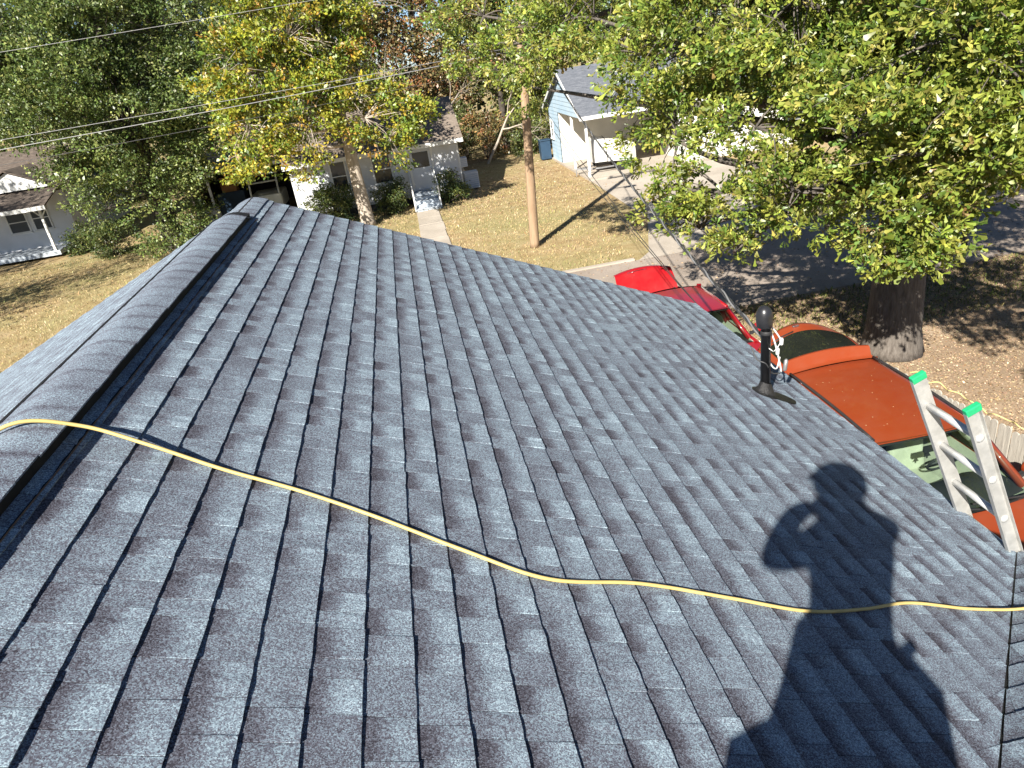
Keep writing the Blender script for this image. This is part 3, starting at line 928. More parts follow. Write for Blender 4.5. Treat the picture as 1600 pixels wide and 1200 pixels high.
# ------------------------------------------------------------------ cars
def car(name, label, cx, yf, P):
    root = empty(name, (cx, yf + P['L'] / 2, 0), label, 'car')
    paint = P['paint']
    X = lambda x: cx + x
    Y = lambda u: yf + u
    W = P['w']; zb = P['zbelt']; L = P['L']; ub, ut, ur = P['ub'], P['ut'], P['ur']
    zr = P['zroof']; wb, wt = P['wb'], P['wt']; zh = P['zhood']
    # flanks from bumper to bumper
    us = [0.0, 0.10, 0.30, 0.7, ub, ut, (ut + ur) / 2, ur, L - 0.25, L - 0.06, L]
    def hw(u):
        e = min(u, L - u)
        return W * (0.70 + 0.30 * min(1, (e / 0.55)) ** 0.5)
    def belt(u):
        if u <= ub: return zh + (zb - zh) * (u / ub) ** 0.8
        if u >= ur: return zb + P.get('zdeck', 0.0) * min(1, (u - ur) / 0.4)
        return zb + 0.03 * (u - ub) / (ur - ub)
    body = MB()
    for sd in (-1, 1):
        rows = []
        for u in us:
            w = hw(u); t = belt(u)
            rows.append([(X(sd * w * 0.93), Y(u), 0.24), (X(sd * w * 0.99), Y(u), 0.38), (X(sd * w), Y(u), 0.62), (X(sd * w * 0.985), Y(u), t - 0.12), (X(sd * (w * 0.93)), Y(u), t)])
        if sd > 0: rows = rows[::-1]
        body.grid(rows)
    # noses
    for u, dz in ((0.0, zh), (L, P['zrear'])):
        w = hw(u)
        pts = [[(X(w * s), Y(u) + (-1 if u == 0 else 1) * (0.16 * (1 - s * s) + bul), z) for s in [-1 + k / 4 for k in range(9)]] for z, bul in ((0.24, -0.02), (0.42, 0.03), (0.62, 0.02), (dz, -0.02))]
        body.grid(pts if u else pts[::-1])
    body.grid([[(X(-0.8), Y(0.1), 0.25), (X(0.8), Y(0.1), 0.25)], [(X(-0.8), Y(L - 0.1), 0.25), (X(0.8), Y(L - 0.1), 0.25)]])
    # sill behind the belt so that the doors have thickness
    for sd in (-1, 1):
        body.grid([[(X(sd * W * 0.93), Y(ub - .05), zb), (X(sd * wb), Y(ub - .05), zb + 0.02), (X(sd * (wb - 0.05)), Y(ub - .05), 0.45)], [(X(sd * W * 0.93), Y(ur + .3), zb + .03), (X(sd * wb), Y(ur + .3), zb + 0.04), (X(sd * (wb - 0.05)), Y(ur + .3), 0.45)]])
    # pillars
    zt = zr - 0.06
    for sd in (-1, 1):
        body.bar((X(sd * wb * 0.985), Y(ub + 0.13), zb + 0.01), (X(sd * wt), Y(ut + 0.12), zt), 0.07, 0.06)
        um = ub + (ur - ub) * 0.52
        body.bar((X(sd * wb), Y(um), zb + 0.01), (X(sd * wt), Y(um + 0.02), zt), 0.05, 0.10)
        body.bar((X(sd * wb), Y(ur + 0.22), zb + 0.02), (X(sd * wt), Y(ur - 0.05), zt), 0.08, 0.16)
        body.bar((X(sd * (wt + 0.008)), Y(ut + 0.08), zt + 0.0), (X(sd * (wt + 0.008)), Y(ur), zt + 0.005), 0.06, 0.05)
    ln_ = MB()
    for sd in (-1, 1):
        ln_.grid([[(X(sd * (wb - 0.015)), Y(ub - .02), zb + 0.024), (X(sd * (wb - 0.07)), Y(ub - .02), 0.40)], [(X(sd * (wb - 0.015)), Y(ur + .25), zb + 0.044), (X(sd * (wb - 0.07)), Y(ur + .25), 0.40)]])
    ln_.grid([[(X(-wb), Y(ub), 0.33), (X(wb), Y(ub), 0.33)], [(X(-wb), Y(ur + 0.3), 0.33), (X(wb), Y(ur + 0.3), 0.33)]])
    ln_.build('door_lining', M['seat'], root)
    body.build('body', paint, root, True)
    # bonnet
    rows = []
    for i in range(9):
        t = i / 8; u = 0.02 + (ub - 0.0) * t
        rows.append([(X(hw(u) * 0.93 * s), Y(u) + (-0.14 * (1 - s * s) * (1 - t)) - 0.12 * (1 - s * s) * t, belt(u) + 0.05 * (1 - s * s) * (0.4 + 0.6 * math.sin(math.pi * min(t + 0.25, 1))) + (0.012 if 0.45 < abs(s) < 0.7 else 0)) for s in [-1 + k / 6 for k in range(13)]])
    MB().grid(rows).build('bonnet', paint, root, True)
    # cowl between bonnet and glass
    MB().grid([[(X(W * 0.9 * s), Y(ub) - 0.12 * (1 - s * s), zb + 0.045 * (1 - s * s) + 0.002) for s in [-1 + k / 4 for k in range(9)]], [(X(wb * s), Y(ub + 0.06) - 0.12 * (1 - s * s), zb + 0.02 - 0.015 * s * s) for s in [-1 + k / 4 for k in range(9)]]]).build('cowl', M['black_plastic'], root, True)
    # windscreen
    rows = []
    for i in range(7):
        t = i / 6
        rows.append([(X(s * (wb + (wt - wb) * t) * 0.965), Y(ub + 0.03 + (ut - ub) * t) - 0.13 * (1 - s * s) * (1 - 0.5 * t), zb + 0.02 + (zr - 0.035 - zb - 0.02) * t + 0.02 * (1 - s * s) * t) for s in [-1 + k / 5 for k in range(11)]])
    MB().grid(rows).build('windscreen', M['glass'], root, True)
    # roof skin
    rows = []
    for i in range(9):
        t = i / 8
        row = []
        for s in (-1.09, -1.04, -1, -0.9, -0.6, -0.3, 0, 0.3, 0.6, 0.9, 1, 1.04, 1.09):
            a = min(abs(s), 1)
            z = zr - 0.02 + 0.03 * (1 - a * a) - 0.03 * (1 - t) ** 3 - P.get('drop', 0.02) * t ** 3 - (0.05 if abs(s) > 1.05 else 0.015 if abs(s) > 1.01 else 0)
            row.append((X(wt * s), Y(ut + (ur - ut) * t) - 0.06 * (1 - a * a) * (1 - t) ** 2, z))
        rows.append(row)
    MB().grid(rows).build('roof', paint, root, True)
    MB().grid([[(p[0] * 1.0, p[1], p[2] - 0.03) for p in r_[2:-2]] for r_ in rows]).build('headliner', M['dash'], root, True)
    if P.get('rails'):
        for sd in (-1, 1):
            pts = [(X(sd * (wt - 0.015)), Y(ut + 0.06 + (ur - ut - 0.1) * t), zr + 0.005 - 0.03 * (1 - t) ** 3 + 0.012 * math.sin(math.pi * t)) for t in [k / 10 for k in range(11)]]
            MB().tube(pts, 0.017, 8).build('roof_rail', M['black_plastic'], root, True)
    # side windows
    um = ub + (ur - ub) * 0.52
    for sd in (-1, 1):
        for (u0, u1, u2, u3) in ((ub + 0.16, um - 0.06, um - 0.04, ut + 0.16), (um + 0.05, ur + 0.12, ur - 0.14, um + 0.07)):
            MB().poly([(X(sd * wb * 0.995), Y(u0), zb + 0.03), (X(sd * wb * 0.995), Y(u1), zb + 0.03), (X(sd * wt), Y(u2), zt), (X(sd * wt), Y(u3), zt)]).build('side_window', M['glass'], root)
        # mirror
        mx, my, mz = X(sd * (W + 0.10)), Y(ub + 0.30), zb + 0.10
        mr = MB()
        mr.lathe((mx, my - 0.09, mz), [(0.01, 0), (0.07, 0.015), (0.095, 0.06), (0.10, 0.11), (0.095, 0.125)], 14, axis=(0, 1, 0))
        mo = mr.build('mirror', paint, root, True)
        MB().bar((X(sd * W * 0.93), my, zb + 0.02), (mx - sd * 0.04, my - 0.02, mz - 0.03), 0.05, 0.04).build('mirror_stalk', M['black_plastic'], mo)
    # lamps, wheels
    for sd in (-1, 1):
        hl = MB()
        rows = []
        for k in range(5):
            a = k / 4
            x = X(sd * (W * (0.94 - 0.32 * (1 - a)))); u = 0.02 + 0.30 * a ** 1.5
            rows.append([(x, Y(u) - 0.03, belt(u) - 0.20), (x, Y(u) - 0.05, belt(u) - 0.09), (x, Y(u) + 0.01, belt(u) + 0.012)])
        hl.grid(rows if sd < 0 else rows[::-1]); hl.build('headlight', M['lamp'], root, True)
        MB().cbox((X(sd * W * 0.86), Y(L - 0.05), P['zrear'] - 0.08), (0.10, 0.06, 0.10)).build('tail_light', M['tail'], root)
        for u in (0.85, L - 0.85):
            wr = empty('wheel', (X(sd * (W - 0.11)), Y(u), 0.33)); adopt(wr, root)
            c = Vector((X(sd * (W - 0.21)), Y(u), 0.33))
            MB().lathe(c, [(0.20, 0), (0.31, 0.0), (0.33, 0.03), (0.33, 0.19), (0.31, 0.22), (0.20, 0.22)], 22, axis=(sd, 0, 0)).build('tyre', M['rubber'], wr, True)
            MB().lathe(c, [(0.205, 0.10), (0.205, 0.215), (0.16, 0.20), (0.05, 0.21), (0.001, 0.215)], 18, axis=(sd, 0, 0)).build('rim', M['rim'], wr, True)
    MB().box(X(-0.42), X(0.42), Y(-0.19), Y(-0.12), 0.46, 0.60).build('grille', M['black_plastic'], root)
    # cabin
    ds = MB()
    rows = []
    for t, z in ((0, zb + 0.0), (0.35, zb + 0.015), (0.75, zb - 0.02), (0.9, zb - 0.16), (0.92, 0.5)):
        rows.append([(X(s * (wb - 0.04)), Y(ub + 0.09 + 0.62 * t) - 0.10 * (1 - s * s) * (1 - t), z + (0.05 * math.exp(-((s - P['drv']) / 0.25) ** 2) if 0.3 < t < 0.8 else 0)) for s in [-1 + k / 8 for k in range(17)]])
    ds.grid(rows); ds.build('dashboard', M['dash'], root, True)
    sw = MB()
    sx = X(P['drv'] * wb * 0.9); sc_ = Vector((sx, Y(ub + 0.80), zb + 0.02))
    ax = Vector((0, 0.85, 0.5)).normalized(); ex = Vector((1, 0, 0)); ey = ax.cross(ex)
    sw.tube([sc_ + ex * 0.18 * math.cos(a) + ey * 0.18 * math.sin(a) for a in [2 * math.pi * k / 20 for k in range(21)]], 0.014, 6, False)
    sw.bar(sc_ - ex * 0.17, sc_ + ex * 0.17, 0.05, 0.02, ax)
    sw.build('steering_wheel', M['dash'], root, True)
    for sd in (-1, 1):
        yb_ = ub + 1.42
        st_ = MB()
        for (x0, x1, p, q, th) in ((-0.24, 0.24, (Y(yb_ - 0.5), 0.56), (Y(yb_), 0.52), 0.14), (-0.23, 0.23, (Y(yb_ - 0.02), 0.55), (Y(yb_ + 0.16), zb + 0.22), 0.12)):
            rows = []
            for k in range(9):
                a = 2 * math.pi * k / 8
                off = th / 2
                rows.append([])
            st_.bar((X(sd * 0.37), p[0], p[1]), (X(sd * 0.37), q[0], q[1]), (x1 - x0), th, (0, -1, 0.3) if q[1] > 0.8 else (0, 0, 1))
        so_ = st_.build('seat', M['seat'], root); soft(so_, 0.05, 3)
        hr = MB().cbox((X(sd * 0.37), Y(yb_ + 0.19), zb + 0.34), (0.13, 0.05, 0.09)).build('headrest', M['seat'], so_); soft(hr, 0.035, 3)
    rsb = MB().cbox((X(0), Y(ub + 2.2), 0.55), (0.62, 0.25, 0.09)).cbox((X(0), Y(ub + 2.48), 0.82), (0.62, 0.07, 0.30)).build('rear_seat', M['dash'], root); soft(rsb, 0.04, 2)
    for (xa, xb_) in ((0.62, 0.02), (0.05, -0.55)):
        sgn = 1 if P['drv'] > 0 else -1
        MB().bar((X(sgn * xa), Y(ub + 0.02) - 0.12 * (1 - xa * xa), zb + 0.06), (X(sgn * xb_), Y(ub + 0.085) - 0.12 * (1 - xb_ * xb_), zb + 0.085), 0.014, 0.012).build('wiper', M['black_plastic'], root)
    MB().cbox((X(0), Y(ut - 0.12), zr - 0.15), (0.11, 0.015, 0.035)).build('rear_view_mirror', M['black_plastic'], root)
    return root

OC = dict(paint=M['orange'], L=4.35, w=0.87, zbelt=1.04, zhood=0.86, zroof=1.60, ub=1.30, ut=2.00, ur=3.86, wb=0.76, wt=0.595, zrear=0.80, drv=0.5, rails=True)
oc = car('orange_hatchback', 'dusty orange hatchback with raised tailgate and black roof rails', 4.98, 3.98, OC)
cxo = 4.98
# raised tailgate: hinged on the rear edge of the roof
tg = empty('tailgate', (cxo, 7.84, 1.58)); adopt(tg, oc)
def gate_pt(s, t, up=0.0):
    # t 0 hinge .. 1 lower lip, angled up and backwards
    y = 7.86 + 0.80 * t + 0.10 * t * (1 - s * s) - 0.03 * s * s
    z = 1.575 + 0.36 * t - 0.10 * t * t - (0.10 + 0.10 * t) * s * s * t + up
    return (cxo + s * (0.585 + 0.03 * t), y, z + 0.02 * (1 - s * s))
S13 = [-1 + k / 8 for k in range(17)]
sp = MB()
sp.grid([[(cxo + s * 0.60, 7.80 + 0.03 * (1 - s * s), 1.592 + 0.02 * (1 - s * s)) for s in S13], [(cxo + s * 0.60, 7.875 + 0.04 * (1 - s * s), 1.61 + 0.02 * (1 - s * s)) for s in S13],
         [(cxo + s * 0.595, 7.915 + 0.05 * (1 - s * s), 1.715 + 0.035 * (1 - s * s)) for s in S13], [(cxo + s * 0.59, 7.955 + 0.05 * (1 - s * s), 1.72 + 0.035 * (1 - s * s)) for s in S13], [(cxo + s * 0.59, 7.97 + 0.05 * (1 - s * s), 1.66 + 0.03 * (1 - s * s)) for s in S13]])
sp.build('spoiler', M['orange'], tg, True)
MB().grid([[gate_pt(s * 0.93, t) for s in S13] for t in (0.05, 0.2, 0.4, 0.6, 0.78)]).build('rear_window', M['tint'], tg, True)
gf = MB()
gf.grid([[gate_pt(s, t) for s in S13] for t in (0.78, 0.86, 0.95, 1.0)] + [[(q[0], q[1] + 0.01, q[2] - 0.06) for q in [gate_pt(s, 1.0) for s in S13]]])
for sd in (-1, 1):
    gf.grid([[gate_pt(sd * 0.93, t) for t in (0.02, 0.2, 0.4, 0.6, 0.78)], [gate_pt(sd * 1.0, t, 0.003) for t in (0.02, 0.2, 0.4, 0.6, 0.78)], [(q[0], q[1], q[2] - 0.07) for q in [gate_pt(sd * 1.0, t) for t in (0.02, 0.2, 0.4, 0.6, 0.78)]]])
gf.grid([[(q[0], q[1], q[2] - 0.03) for q in [gate_pt(s, t) for s in S13]] for t in (0.02, 0.5, 1.0)])
gf.build('gate_shell', M['orange'], tg, True)
bd = MB()
bc = Vector(gate_pt(-0.05, 0.91)) + Vector((0, 0, 0.012))
bd.tube([bc + Vector((0.045 * math.cos(a), 0.022 * math.sin(a), 0)) for a in [2 * math.pi * k / 16 for k in range(17)]], 0.007, 6, False)
bd.build('badge', M['chrome'], tg, True)
MB().tube([gate_pt(s, 0.80, 0.012) for s in (-0.75, -0.5, -0.2)], 0.010, 6).build('wiper', M['black_plastic'], tg, True)
for sd in (-1, 1):
    MB().tube([(cxo + sd * 0.60, 8.05, 1.15), (cxo + sd * 0.57, 8.35, 1.66)], 0.009, 6).build('gas_strut', M['black_plastic'], tg)
# bits on the roof and behind the glass
af = MB()
af.poly([(cxo + 0.0 + x, 5.93, 1.40 + z) for x, z in ((0, 0.0), (-0.035, -0.05), (-0.015, -0.05), (-0.045, -0.10), (-0.01, -0.10), (-0.01, -0.125), (0.01, -0.125), (0.01, -0.10), (0.045, -0.10), (0.015, -0.05), (0.035, -0.05))])
af.build('air_freshener', M['black_plastic'], oc)
bits = MB()
rb = random.Random(21)
for k in range(26):
    x, y_ = cxo + rb.uniform(-0.5, 0.5), rb.uniform(6.2, 7.7)
    a = rb.uniform(0, 3.1); s_ = rb.uniform(0.005, 0.011)
    z = 1.60 - 0.03 * ((7.84 - y_) / 1.86 * 0 + max(0, 1 - (y_ - 5.98) / 1.86) ** 3) - 0.02 + 0.03 * (1 - ((x - cxo) / 0.595) ** 2) + 0.006 - 0.02 * ((y_ - 5.98) / 1.86) ** 3
    ca, sa = math.cos(a) * s_, math.sin(a) * s_
    bits.poly([(x + ca, y_ + sa, z), (x - sa * 0.6, y_ + ca * 0.6, z + 0.004), (x - ca, y_ - sa, z), (x + sa * 0.6, y_ - ca * 0.6, z + 0.003)])
tag(bits.build('fallen_leaf_bits', pm('dry_leaf_bit', (0.55, 0.36, 0.2), (0.42, 0.26, 0.13), 30, 0.8)), 'tiny dry leaf bits scattered on the orange car roof', 'leaf litter', kind='stuff')

RC = dict(paint=M['red'], L=4.35, w=0.86, zbelt=0.96, zhood=0.80, zroof=1.43, ub=1.05, ut=1.68, ur=3.0, wb=0.72, wt=0.56, zrear=0.72, drv=0.5, zdeck=0.02, drop=0.03)
rcx, ry0 = 4.40, 9.22
rcar = car('red_sedan', 'glossy red sedan with its boot lid raised behind the orange car', rcx, ry0, RC)
# rear glass, deck and raised boot lid
MB().grid([[(rcx + s * (0.54 + 0.14 * t), ry0 + 3.0 + 0.55 * t + 0.06 * (1 - s * s), 1.39 - 0.40 * t + 0.02 * (1 - s * s)) for s in S13] for t in (0, 0.33, 0.66, 1)]).build('rear_window', M['tint'], rcar, True)
MB().grid([[(rcx + s * 0.78, ry0 + 3.55, 0.985) for s in S13], [(rcx + s * 0.78, ry0 + 3.68, 0.98) for s in S13]]).build('rear_deck', M['red'], rcar, True)
bl = empty('boot_lid', (rcx, ry0 + 3.68, 1.0)); adopt(bl, rcar)
def lid(s, t, o=0.0):
    return (rcx - 0.15 + s * (0.63 - 0.05 * t * t - 0.04 * (1 - t) * abs(s)), ry0 + 3.62 + 0.40 * t + 0.03 * t * t + 0.05 * (1 - s * s) - o * 0.8, 1.04 + 0.58 * t - 0.05 * t * t - 0.07 * s * s * t + o * 0.5)
MB().grid([[lid(s, t) for s in S13] for t in (0, 0.2, 0.4, 0.6, 0.8, 0.93, 1.0)] + [[(p[0], p[1] + 0.14, p[2] - 0.02) for p in [lid(s * 0.98, 1.0) for s in S13]]]).build('lid_panel', M['red'], bl, True)
MB().tube([lid(s, 0.94, 0.012) for s in (-0.55, -0.2, 0.15)], 0.006, 6).build('chrome_strip', M['chrome'], bl, True)
for sd in (-1, 1):
    MB().tube(spline([(rcx + sd * 0.55, ry0 + 3.60, 0.90), (rcx + sd * 0.55, ry0 + 3.58, 1.04), lid(sd * 0.86, 0.25)], 4), 0.014, 6).build('hinge_arm', M['black_plastic'], bl, True)

# ------------------------------------------------------------------ low board fence beside the cars, rope on it
fx0, fy0, fx1, fy1 = 6.12, 9.6, 6.50, 4.2
fen = empty('picket_fence', ((fx0 + fx1) / 2, 7, 0), 'low weathered grey picket fence between the orange car and the oak', 'fence')
FL = math.hypot(fx1 - fx0, fy1 - fy0)
fd = Vector((fx1 - fx0, fy1 - fy0, 0)) / FL; fnv = Vector((-fd.y, fd.x, 0))
if fnv.x > 0: fnv = -fnv
npk = int(FL / 0.098)
rf = random.Random(4)
for i in range(npk):
    c = Vector((fx0, fy0, 0)) + fd * (i + 0.5) * 0.098
    h = 1.13 + rf.uniform(-0.02, 0.02); w = 0.044; th = 0.009
    lean = rf.uniform(-0.012, 0.012)
    pts = [c - fd * w, c + fd * w, c + fd * w + Vector((0, 0, h - 0.03)), c + fd * 0.028 + Vector((0, 0, h - 0.006)), c + Vector((0, 0, h)), c - fd * 0.028 + Vector((0, 0, h - 0.006)), c - fd * w + Vector((0, 0, h - 0.03))]
    pts = [p + fd * lean * p.z + fnv * rf.uniform(0, 0.004) for p in pts]
    MB().prism(pts, fnv * th * 2).build('picket', M['fence'], fen)
for z in (0.30, 0.85):
    MB().bar(Vector((fx0, fy0, z)) - fnv * 0.022, Vector((fx1, fy1, z)) - fnv * 0.022, 0.035, 0.08).build('rail', M['fence'], fen)
for k in range(4):
    c = Vector((fx0, fy0, 0)) + fd * (0.1 + k * (FL - 0.2) / 3) - fnv * 0.085
    MB().cbox(c + Vector((0, 0, 0.55)), (0.045, 0.045, 0.55)).build('post', M['fence'], fen)
rp = []
for k in range(40):
    t = 0.30 + 0.62 * k / 39
    c = Vector((fx0, fy0, 0)) + fd * FL * t
    rp.append(c + Vector((0, 0, 1.145)) - fnv * (0.03 + 0.10 * abs(math.sin(k * 0.8))) + Vector((0, 0, 0.03 * math.sin(k * 1.7) - 0.25 * max(0, math.sin(k * 0.55)) ** 3 * 0.2)))
rr_ = MB().tube(spline(rp, 4), 0.008, 6).build('rope', M['rope'], None, True)
tag(rr_, 'thin yellow rope draped along the picket fence top', 'rope')

# ------------------------------------------------------------------ mailbox by the street
mb = empty('mailbox', (11.75, 13.75, 0), 'dark mailbox on a wooden post at the street edge', 'mailbox')
soft(MB().box(11.70, 11.80, 13.70, 13.80, 0, 0.95).build('post', M['bark_dark'], mb), 0.008)
b_ = MB()
rows = []
for y_ in (13.55, 14.02):
    rows.append([(11.75 + 0.11 * math.cos(a), y_, 1.05 + 0.11 * max(math.sin(a), -0.85)) for a in [2 * math.pi * k / 16 for k in range(17)]])
b_.grid(rows); b_.poly(rows[0][:-1]); b_.poly(rows[1][:-1][::-1])
b_.build('box', M['black_plastic'], mb)
MB().cbox((11.64, 13.7, 1.08), (0.004, 0.06, 0.03)).build('flag', M['tail'], mb)

# ------------------------------------------------------------------ lap siding
def lap(mb, o, u, n, z0, z1, rng, expo=0.19, out=0.022):
    """boards from z0 to z1; rng(z)->(a,b) extent along u"""
    o = Vector(o); u = Vector(u); n = Vector(n)
    z = z0
    while z < z1 - 0.02:
        zt = min(z + expo, z1)
        a0, b0 = rng(z); a1, b1 = rng(zt)
        if b0 - a0 > 0.05:
            if b1 < a1: a1 = b1 = (a1 + b1) / 2
            zv = Vector((0, 0, 1))
            lo0, lo1 = o + u * a0 + zv * z + n * out, o + u * b0 + zv * z + n * out
            hi0, hi1 = o + u * a1 + zv * zt + n * 0.004, o + u * b1 + zv * zt + n * 0.004
            in0, in1 = o + u * a0 + zv * z, o + u * b0 + zv * z
            mb.add([lo0, lo1, hi1, hi0, in0, in1], [(0, 1, 2, 3), (4, 5, 1, 0)])
        z += expo

def window(parent, o, u, n, a0, a1, z0, z1, fr=0.06, mull=True, pane='pane'):
    o, u, n = Vector(o), Vector(u), Vector(n)
    zv = Vector((0, 0, 1))
    w = MB()
    for (x0, x1, y0, y1) in ((a0 - fr, a0, z0 - fr, z1 + fr), (a1, a1 + fr, z0 - fr, z1 + fr), (a0, a1, z1, z1 + fr), (a0, a1, z0 - fr, z0)):
        w.cbox(o + u * (x0 + x1) / 2 + zv * (y0 + y1) / 2 + n * 0.03, ((x1 - x0) / 2, (y1 - y0) / 2, 0.025), (u, zv, n))
    if mull:
        w.cbox(o + u * (a0 + a1) / 2 + zv * (z0 + z1) / 2 + n * 0.03, ((a1 - a0) / 2, 0.02, 0.018), (u, zv, n))
    f = w.build('window', M['trim'], parent)
    MB().cbox(o + u * (a0 + a1) / 2 + zv * (z0 + z1) / 2 + n * 0.012, ((a1 - a0) / 2, (z1 - z0) / 2, 0.008), (u, zv, n)).build('pane', M[pane], f)
    MB().cbox(o + u * (a0 + a1) / 2 + zv * (z0 - fr - 0.015) + n * 0.05, ((a1 - a0) / 2 + fr + 0.03, 0.02, 0.05), (u, zv, n)).build('sill', M['trim'], f)
    return f

def gable_roof_x(name, x0, x1, yr, zr, y0, y1, tan, mat, parent, th=0.06):
    """ridge along X"""
    m = MB()
    for ye in (y0, y1):
        ze = zr - tan * abs(ye - yr)
        m.prism([(x0, yr, zr), (x1, yr, zr), (x1, ye, ze), (x0, ye, ze)], (0, 0, -th))
    return m.build(name, mat, parent)

# ------------------------------------------------------------------ white cottage across the street
UX, UY = Vector((1, 0, 0)), Vector((0, 1, 0))
wh = empty('white_cottage', (-1.2, 36, 0), 'white lap sided cottage with grey steps behind the yellow leaved tree', 'house')
x0, x1, yw = -4.9, 2.45, 32.7
MB().box(x0 + 0.03, x1 - 0.03, yw + 0.03, 40.0, 0.35, 2.62).build('wall_core', M['siding_white'], wh)
MB().box(x0 + 0.1, x1 - 0.1, yw + 0.12, 39.9, 0.0, 0.35).build('foundation', M['crawl'], wh)
s_ = MB()
lap(s_, (0, yw, 0), UX, -UY, 0.33, 2.62, lambda z: (x0, 0.22))
lap(s_, (0, yw, 0), UX, -UY, 2.42, 2.62, lambda z: (0.22, 1.28))
lap(s_, (0, yw, 0), UX, -UY, 0.33, 2.62, lambda z: (1.28, x1))
lap(s_, (x1, 0, 0), UY, UX, 0.33, 2.62, lambda z: (yw, 40.0))
lap(s_, (x0, 0, 0), UY, -UX, 0.33, 2.62, lambda z: (yw, 40.0))
yr_, zr_ = 36.4, 4.05
lap(s_, (x1, 0, 0), UY, UX, 2.62, zr_ - 0.1, lambda z: (yr_ - (zr_ - z) / 0.36, yr_ + (zr_ - z) / 0.36))
s_.build('siding', M['siding_white'], wh, kind='stuff')
MB().prism([(x1 - 0.05, yw, 2.6), (x1 - 0.05, 40.1, 2.6), (x1 - 0.05, yr_, zr_ - 0.1)], (-0.05, 0, 0)).build('gable_core', M['siding_white'], wh)
gable_roof_x('roof', x0 - 0.2, x1 + 0.25, yr_, zr_, yw - 0.45, 40.3, 0.36, M['roof_brown'], wh)
fz = zr_ - 0.36 * (yr_ - yw + 0.45)
MB().box(x0 - 0.2, x1 + 0.25, yw - 0.475, yw - 0.452, fz - 0.17, fz - 0.005).build('fascia', M['trim'], wh)
for xx in (x0 - 0.01, x1 - 0.07):
    MB().box(xx, xx + 0.08, yw - 0.032, yw - 0.001, 0.33, 2.62).build('corner_board', M['trim'], wh)
dr = MB().box(0.30, 1.20, yw - 0.02, yw + 0.02, 0.60, 2.36).build('door', M['door'], wh)
MB().box(0.40, 0.72, yw - 0.028, yw - 0.02, 0.75, 1.35).build('door_panel', M['door'], dr)
MB().box(0.78, 1.10, yw - 0.028, yw - 0.02, 0.75, 1.35).build('door_panel', M['door'], dr)
MB().box(0.40, 1.10, yw - 0.028, yw - 0.02, 1.55, 2.2).build('door_glass', M['pane'], dr)
MB().lathe((1.12, yw - 0.02, 1.45), [(0.03, 0), (0.03, 0.05), (0.01, 0.06)], 10, axis=(0, -1, 0)).build('door_knob', M['chrome'], dr)
for (a, b) in ((0.20, 0.29), (1.21, 1.30)):
    MB().box(a, b, yw - 0.04, yw + 0.0, 0.58, 2.46).build('door_casing', M['trim'], wh)
MB().box(0.29, 1.21, yw - 0.04, yw + 0.0, 2.37, 2.46).build('door_casing', M['trim'], wh)
window(wh, (0, yw - 0.02, 0), UX, -UY, -3.15, -2.55, 1.15, 2.35)
window(wh, (0, yw - 0.02, 0), UX, -UY, -1.35, -0.6, 1.2, 2.3)
stp = empty('front_steps', (0.7, 31.7, 0), 'grey blue wooden front steps with handrails at the white cottage', 'steps')
for k in range(5):
    z = 0.56 - k * 0.112; ya = yw - 0.05 - (0 if k == 0 else 0.55 + (k - 1) * 0.31); yb_ = yw - 0.05 - (0.55 + k * 0.31)
    MB().box(0.14, 1.20, yb_ - 0.02, ya, z - 0.035, z).build('tread', M['step'], stp)
    MB().box(0.17, 1.17, yb_ + 0.01, yb_ + 0.03, z - 0.112, z - 0.035).build('riser', M['step'], stp)
for xx in (0.12, 1.22):
    MB().bar((xx, yw - 0.1, 0.46), (xx, 30.85, 0.05), 0.04, 0.22).build('stringer', M['step'], stp)
    MB().bar((xx, yw - 0.1, 1.42), (xx, 30.95, 0.92), 0.05, 0.07).build('handrail', M['trim'], stp)
    for yy, zz in ((yw - 0.12, 1.42), (31.0, 0.93)):
        MB().box(xx - 0.03, xx + 0.03, yy - 0.03, yy + 0.03, 0.02, zz).build('newel_post', M['trim'], stp)
ac = empty('condenser_unit', (2.95, 34.2, 0), 'white louvred air conditioner unit on the ground by the cottage side wall', 'air conditioner')
soft(MB().box(2.62, 3.28, 33.9, 34.55, 0.06, 0.80).build('cabinet', M['siding_white'], ac), 0.02)
for k in range(7):
    MB().box(2.66, 3.24, 33.875, 33.90, 0.14 + k * 0.09, 0.18 + k * 0.09).build('louvre', M['step'], ac)
wu = empty('window_unit', (2.6, 33.6, 1.2), 'small white air conditioner sticking out of the cottage side window', 'air conditioner')
soft(MB().box(2.475, 2.82, 33.4, 33.95, 1.15, 1.55).build('cabinet', M['siding_white'], wu), 0.015)
for k in range(4):
    MB().box(2.50, 2.80, 33.385, 33.40, 1.2 + k * 0.08, 1.23 + k * 0.08).build('louvre', M['step'], wu)
# open carport on the left of the cottage
cpk = empty('cottage_carport', (-7.4, 37, 0), 'open dark carport with slim white posts left of the white cottage', 'carport')
MB().prism([(-10.1, 35.1, 2.60), (-4.9, 35.1, 2.60), (-4.9, 41.0, 2.95), (-10.1, 41.0, 2.95)], (0, 0, -0.12)).build('roof', M['roof_brown'], cpk)
MB().box(-10.1, -4.95, 35.06, 35.09, 2.44, 2.60).build('fascia', M['trim'], cpk)
for xx in (-9.0, -5.25):
    MB().box(xx - 0.05, xx + 0.05, 35.3, 35.4, 0, 2.48).build('post', M['trim'], cpk)
MB().box(-10.1, -4.95, 41.0, 41.1, 0, 2.9).build('back_wall', M['bark_dark'], cpk)
MB().box(-10.1, -10.0, 36.0, 41.0, 0, 2.7).build('side_wall', M['bark_dark'], cpk)
bn = empty('storage_barrel', (-9.1, 34.7, 0), 'pale grey plastic barrel at the foot of the carport post', 'barrel')
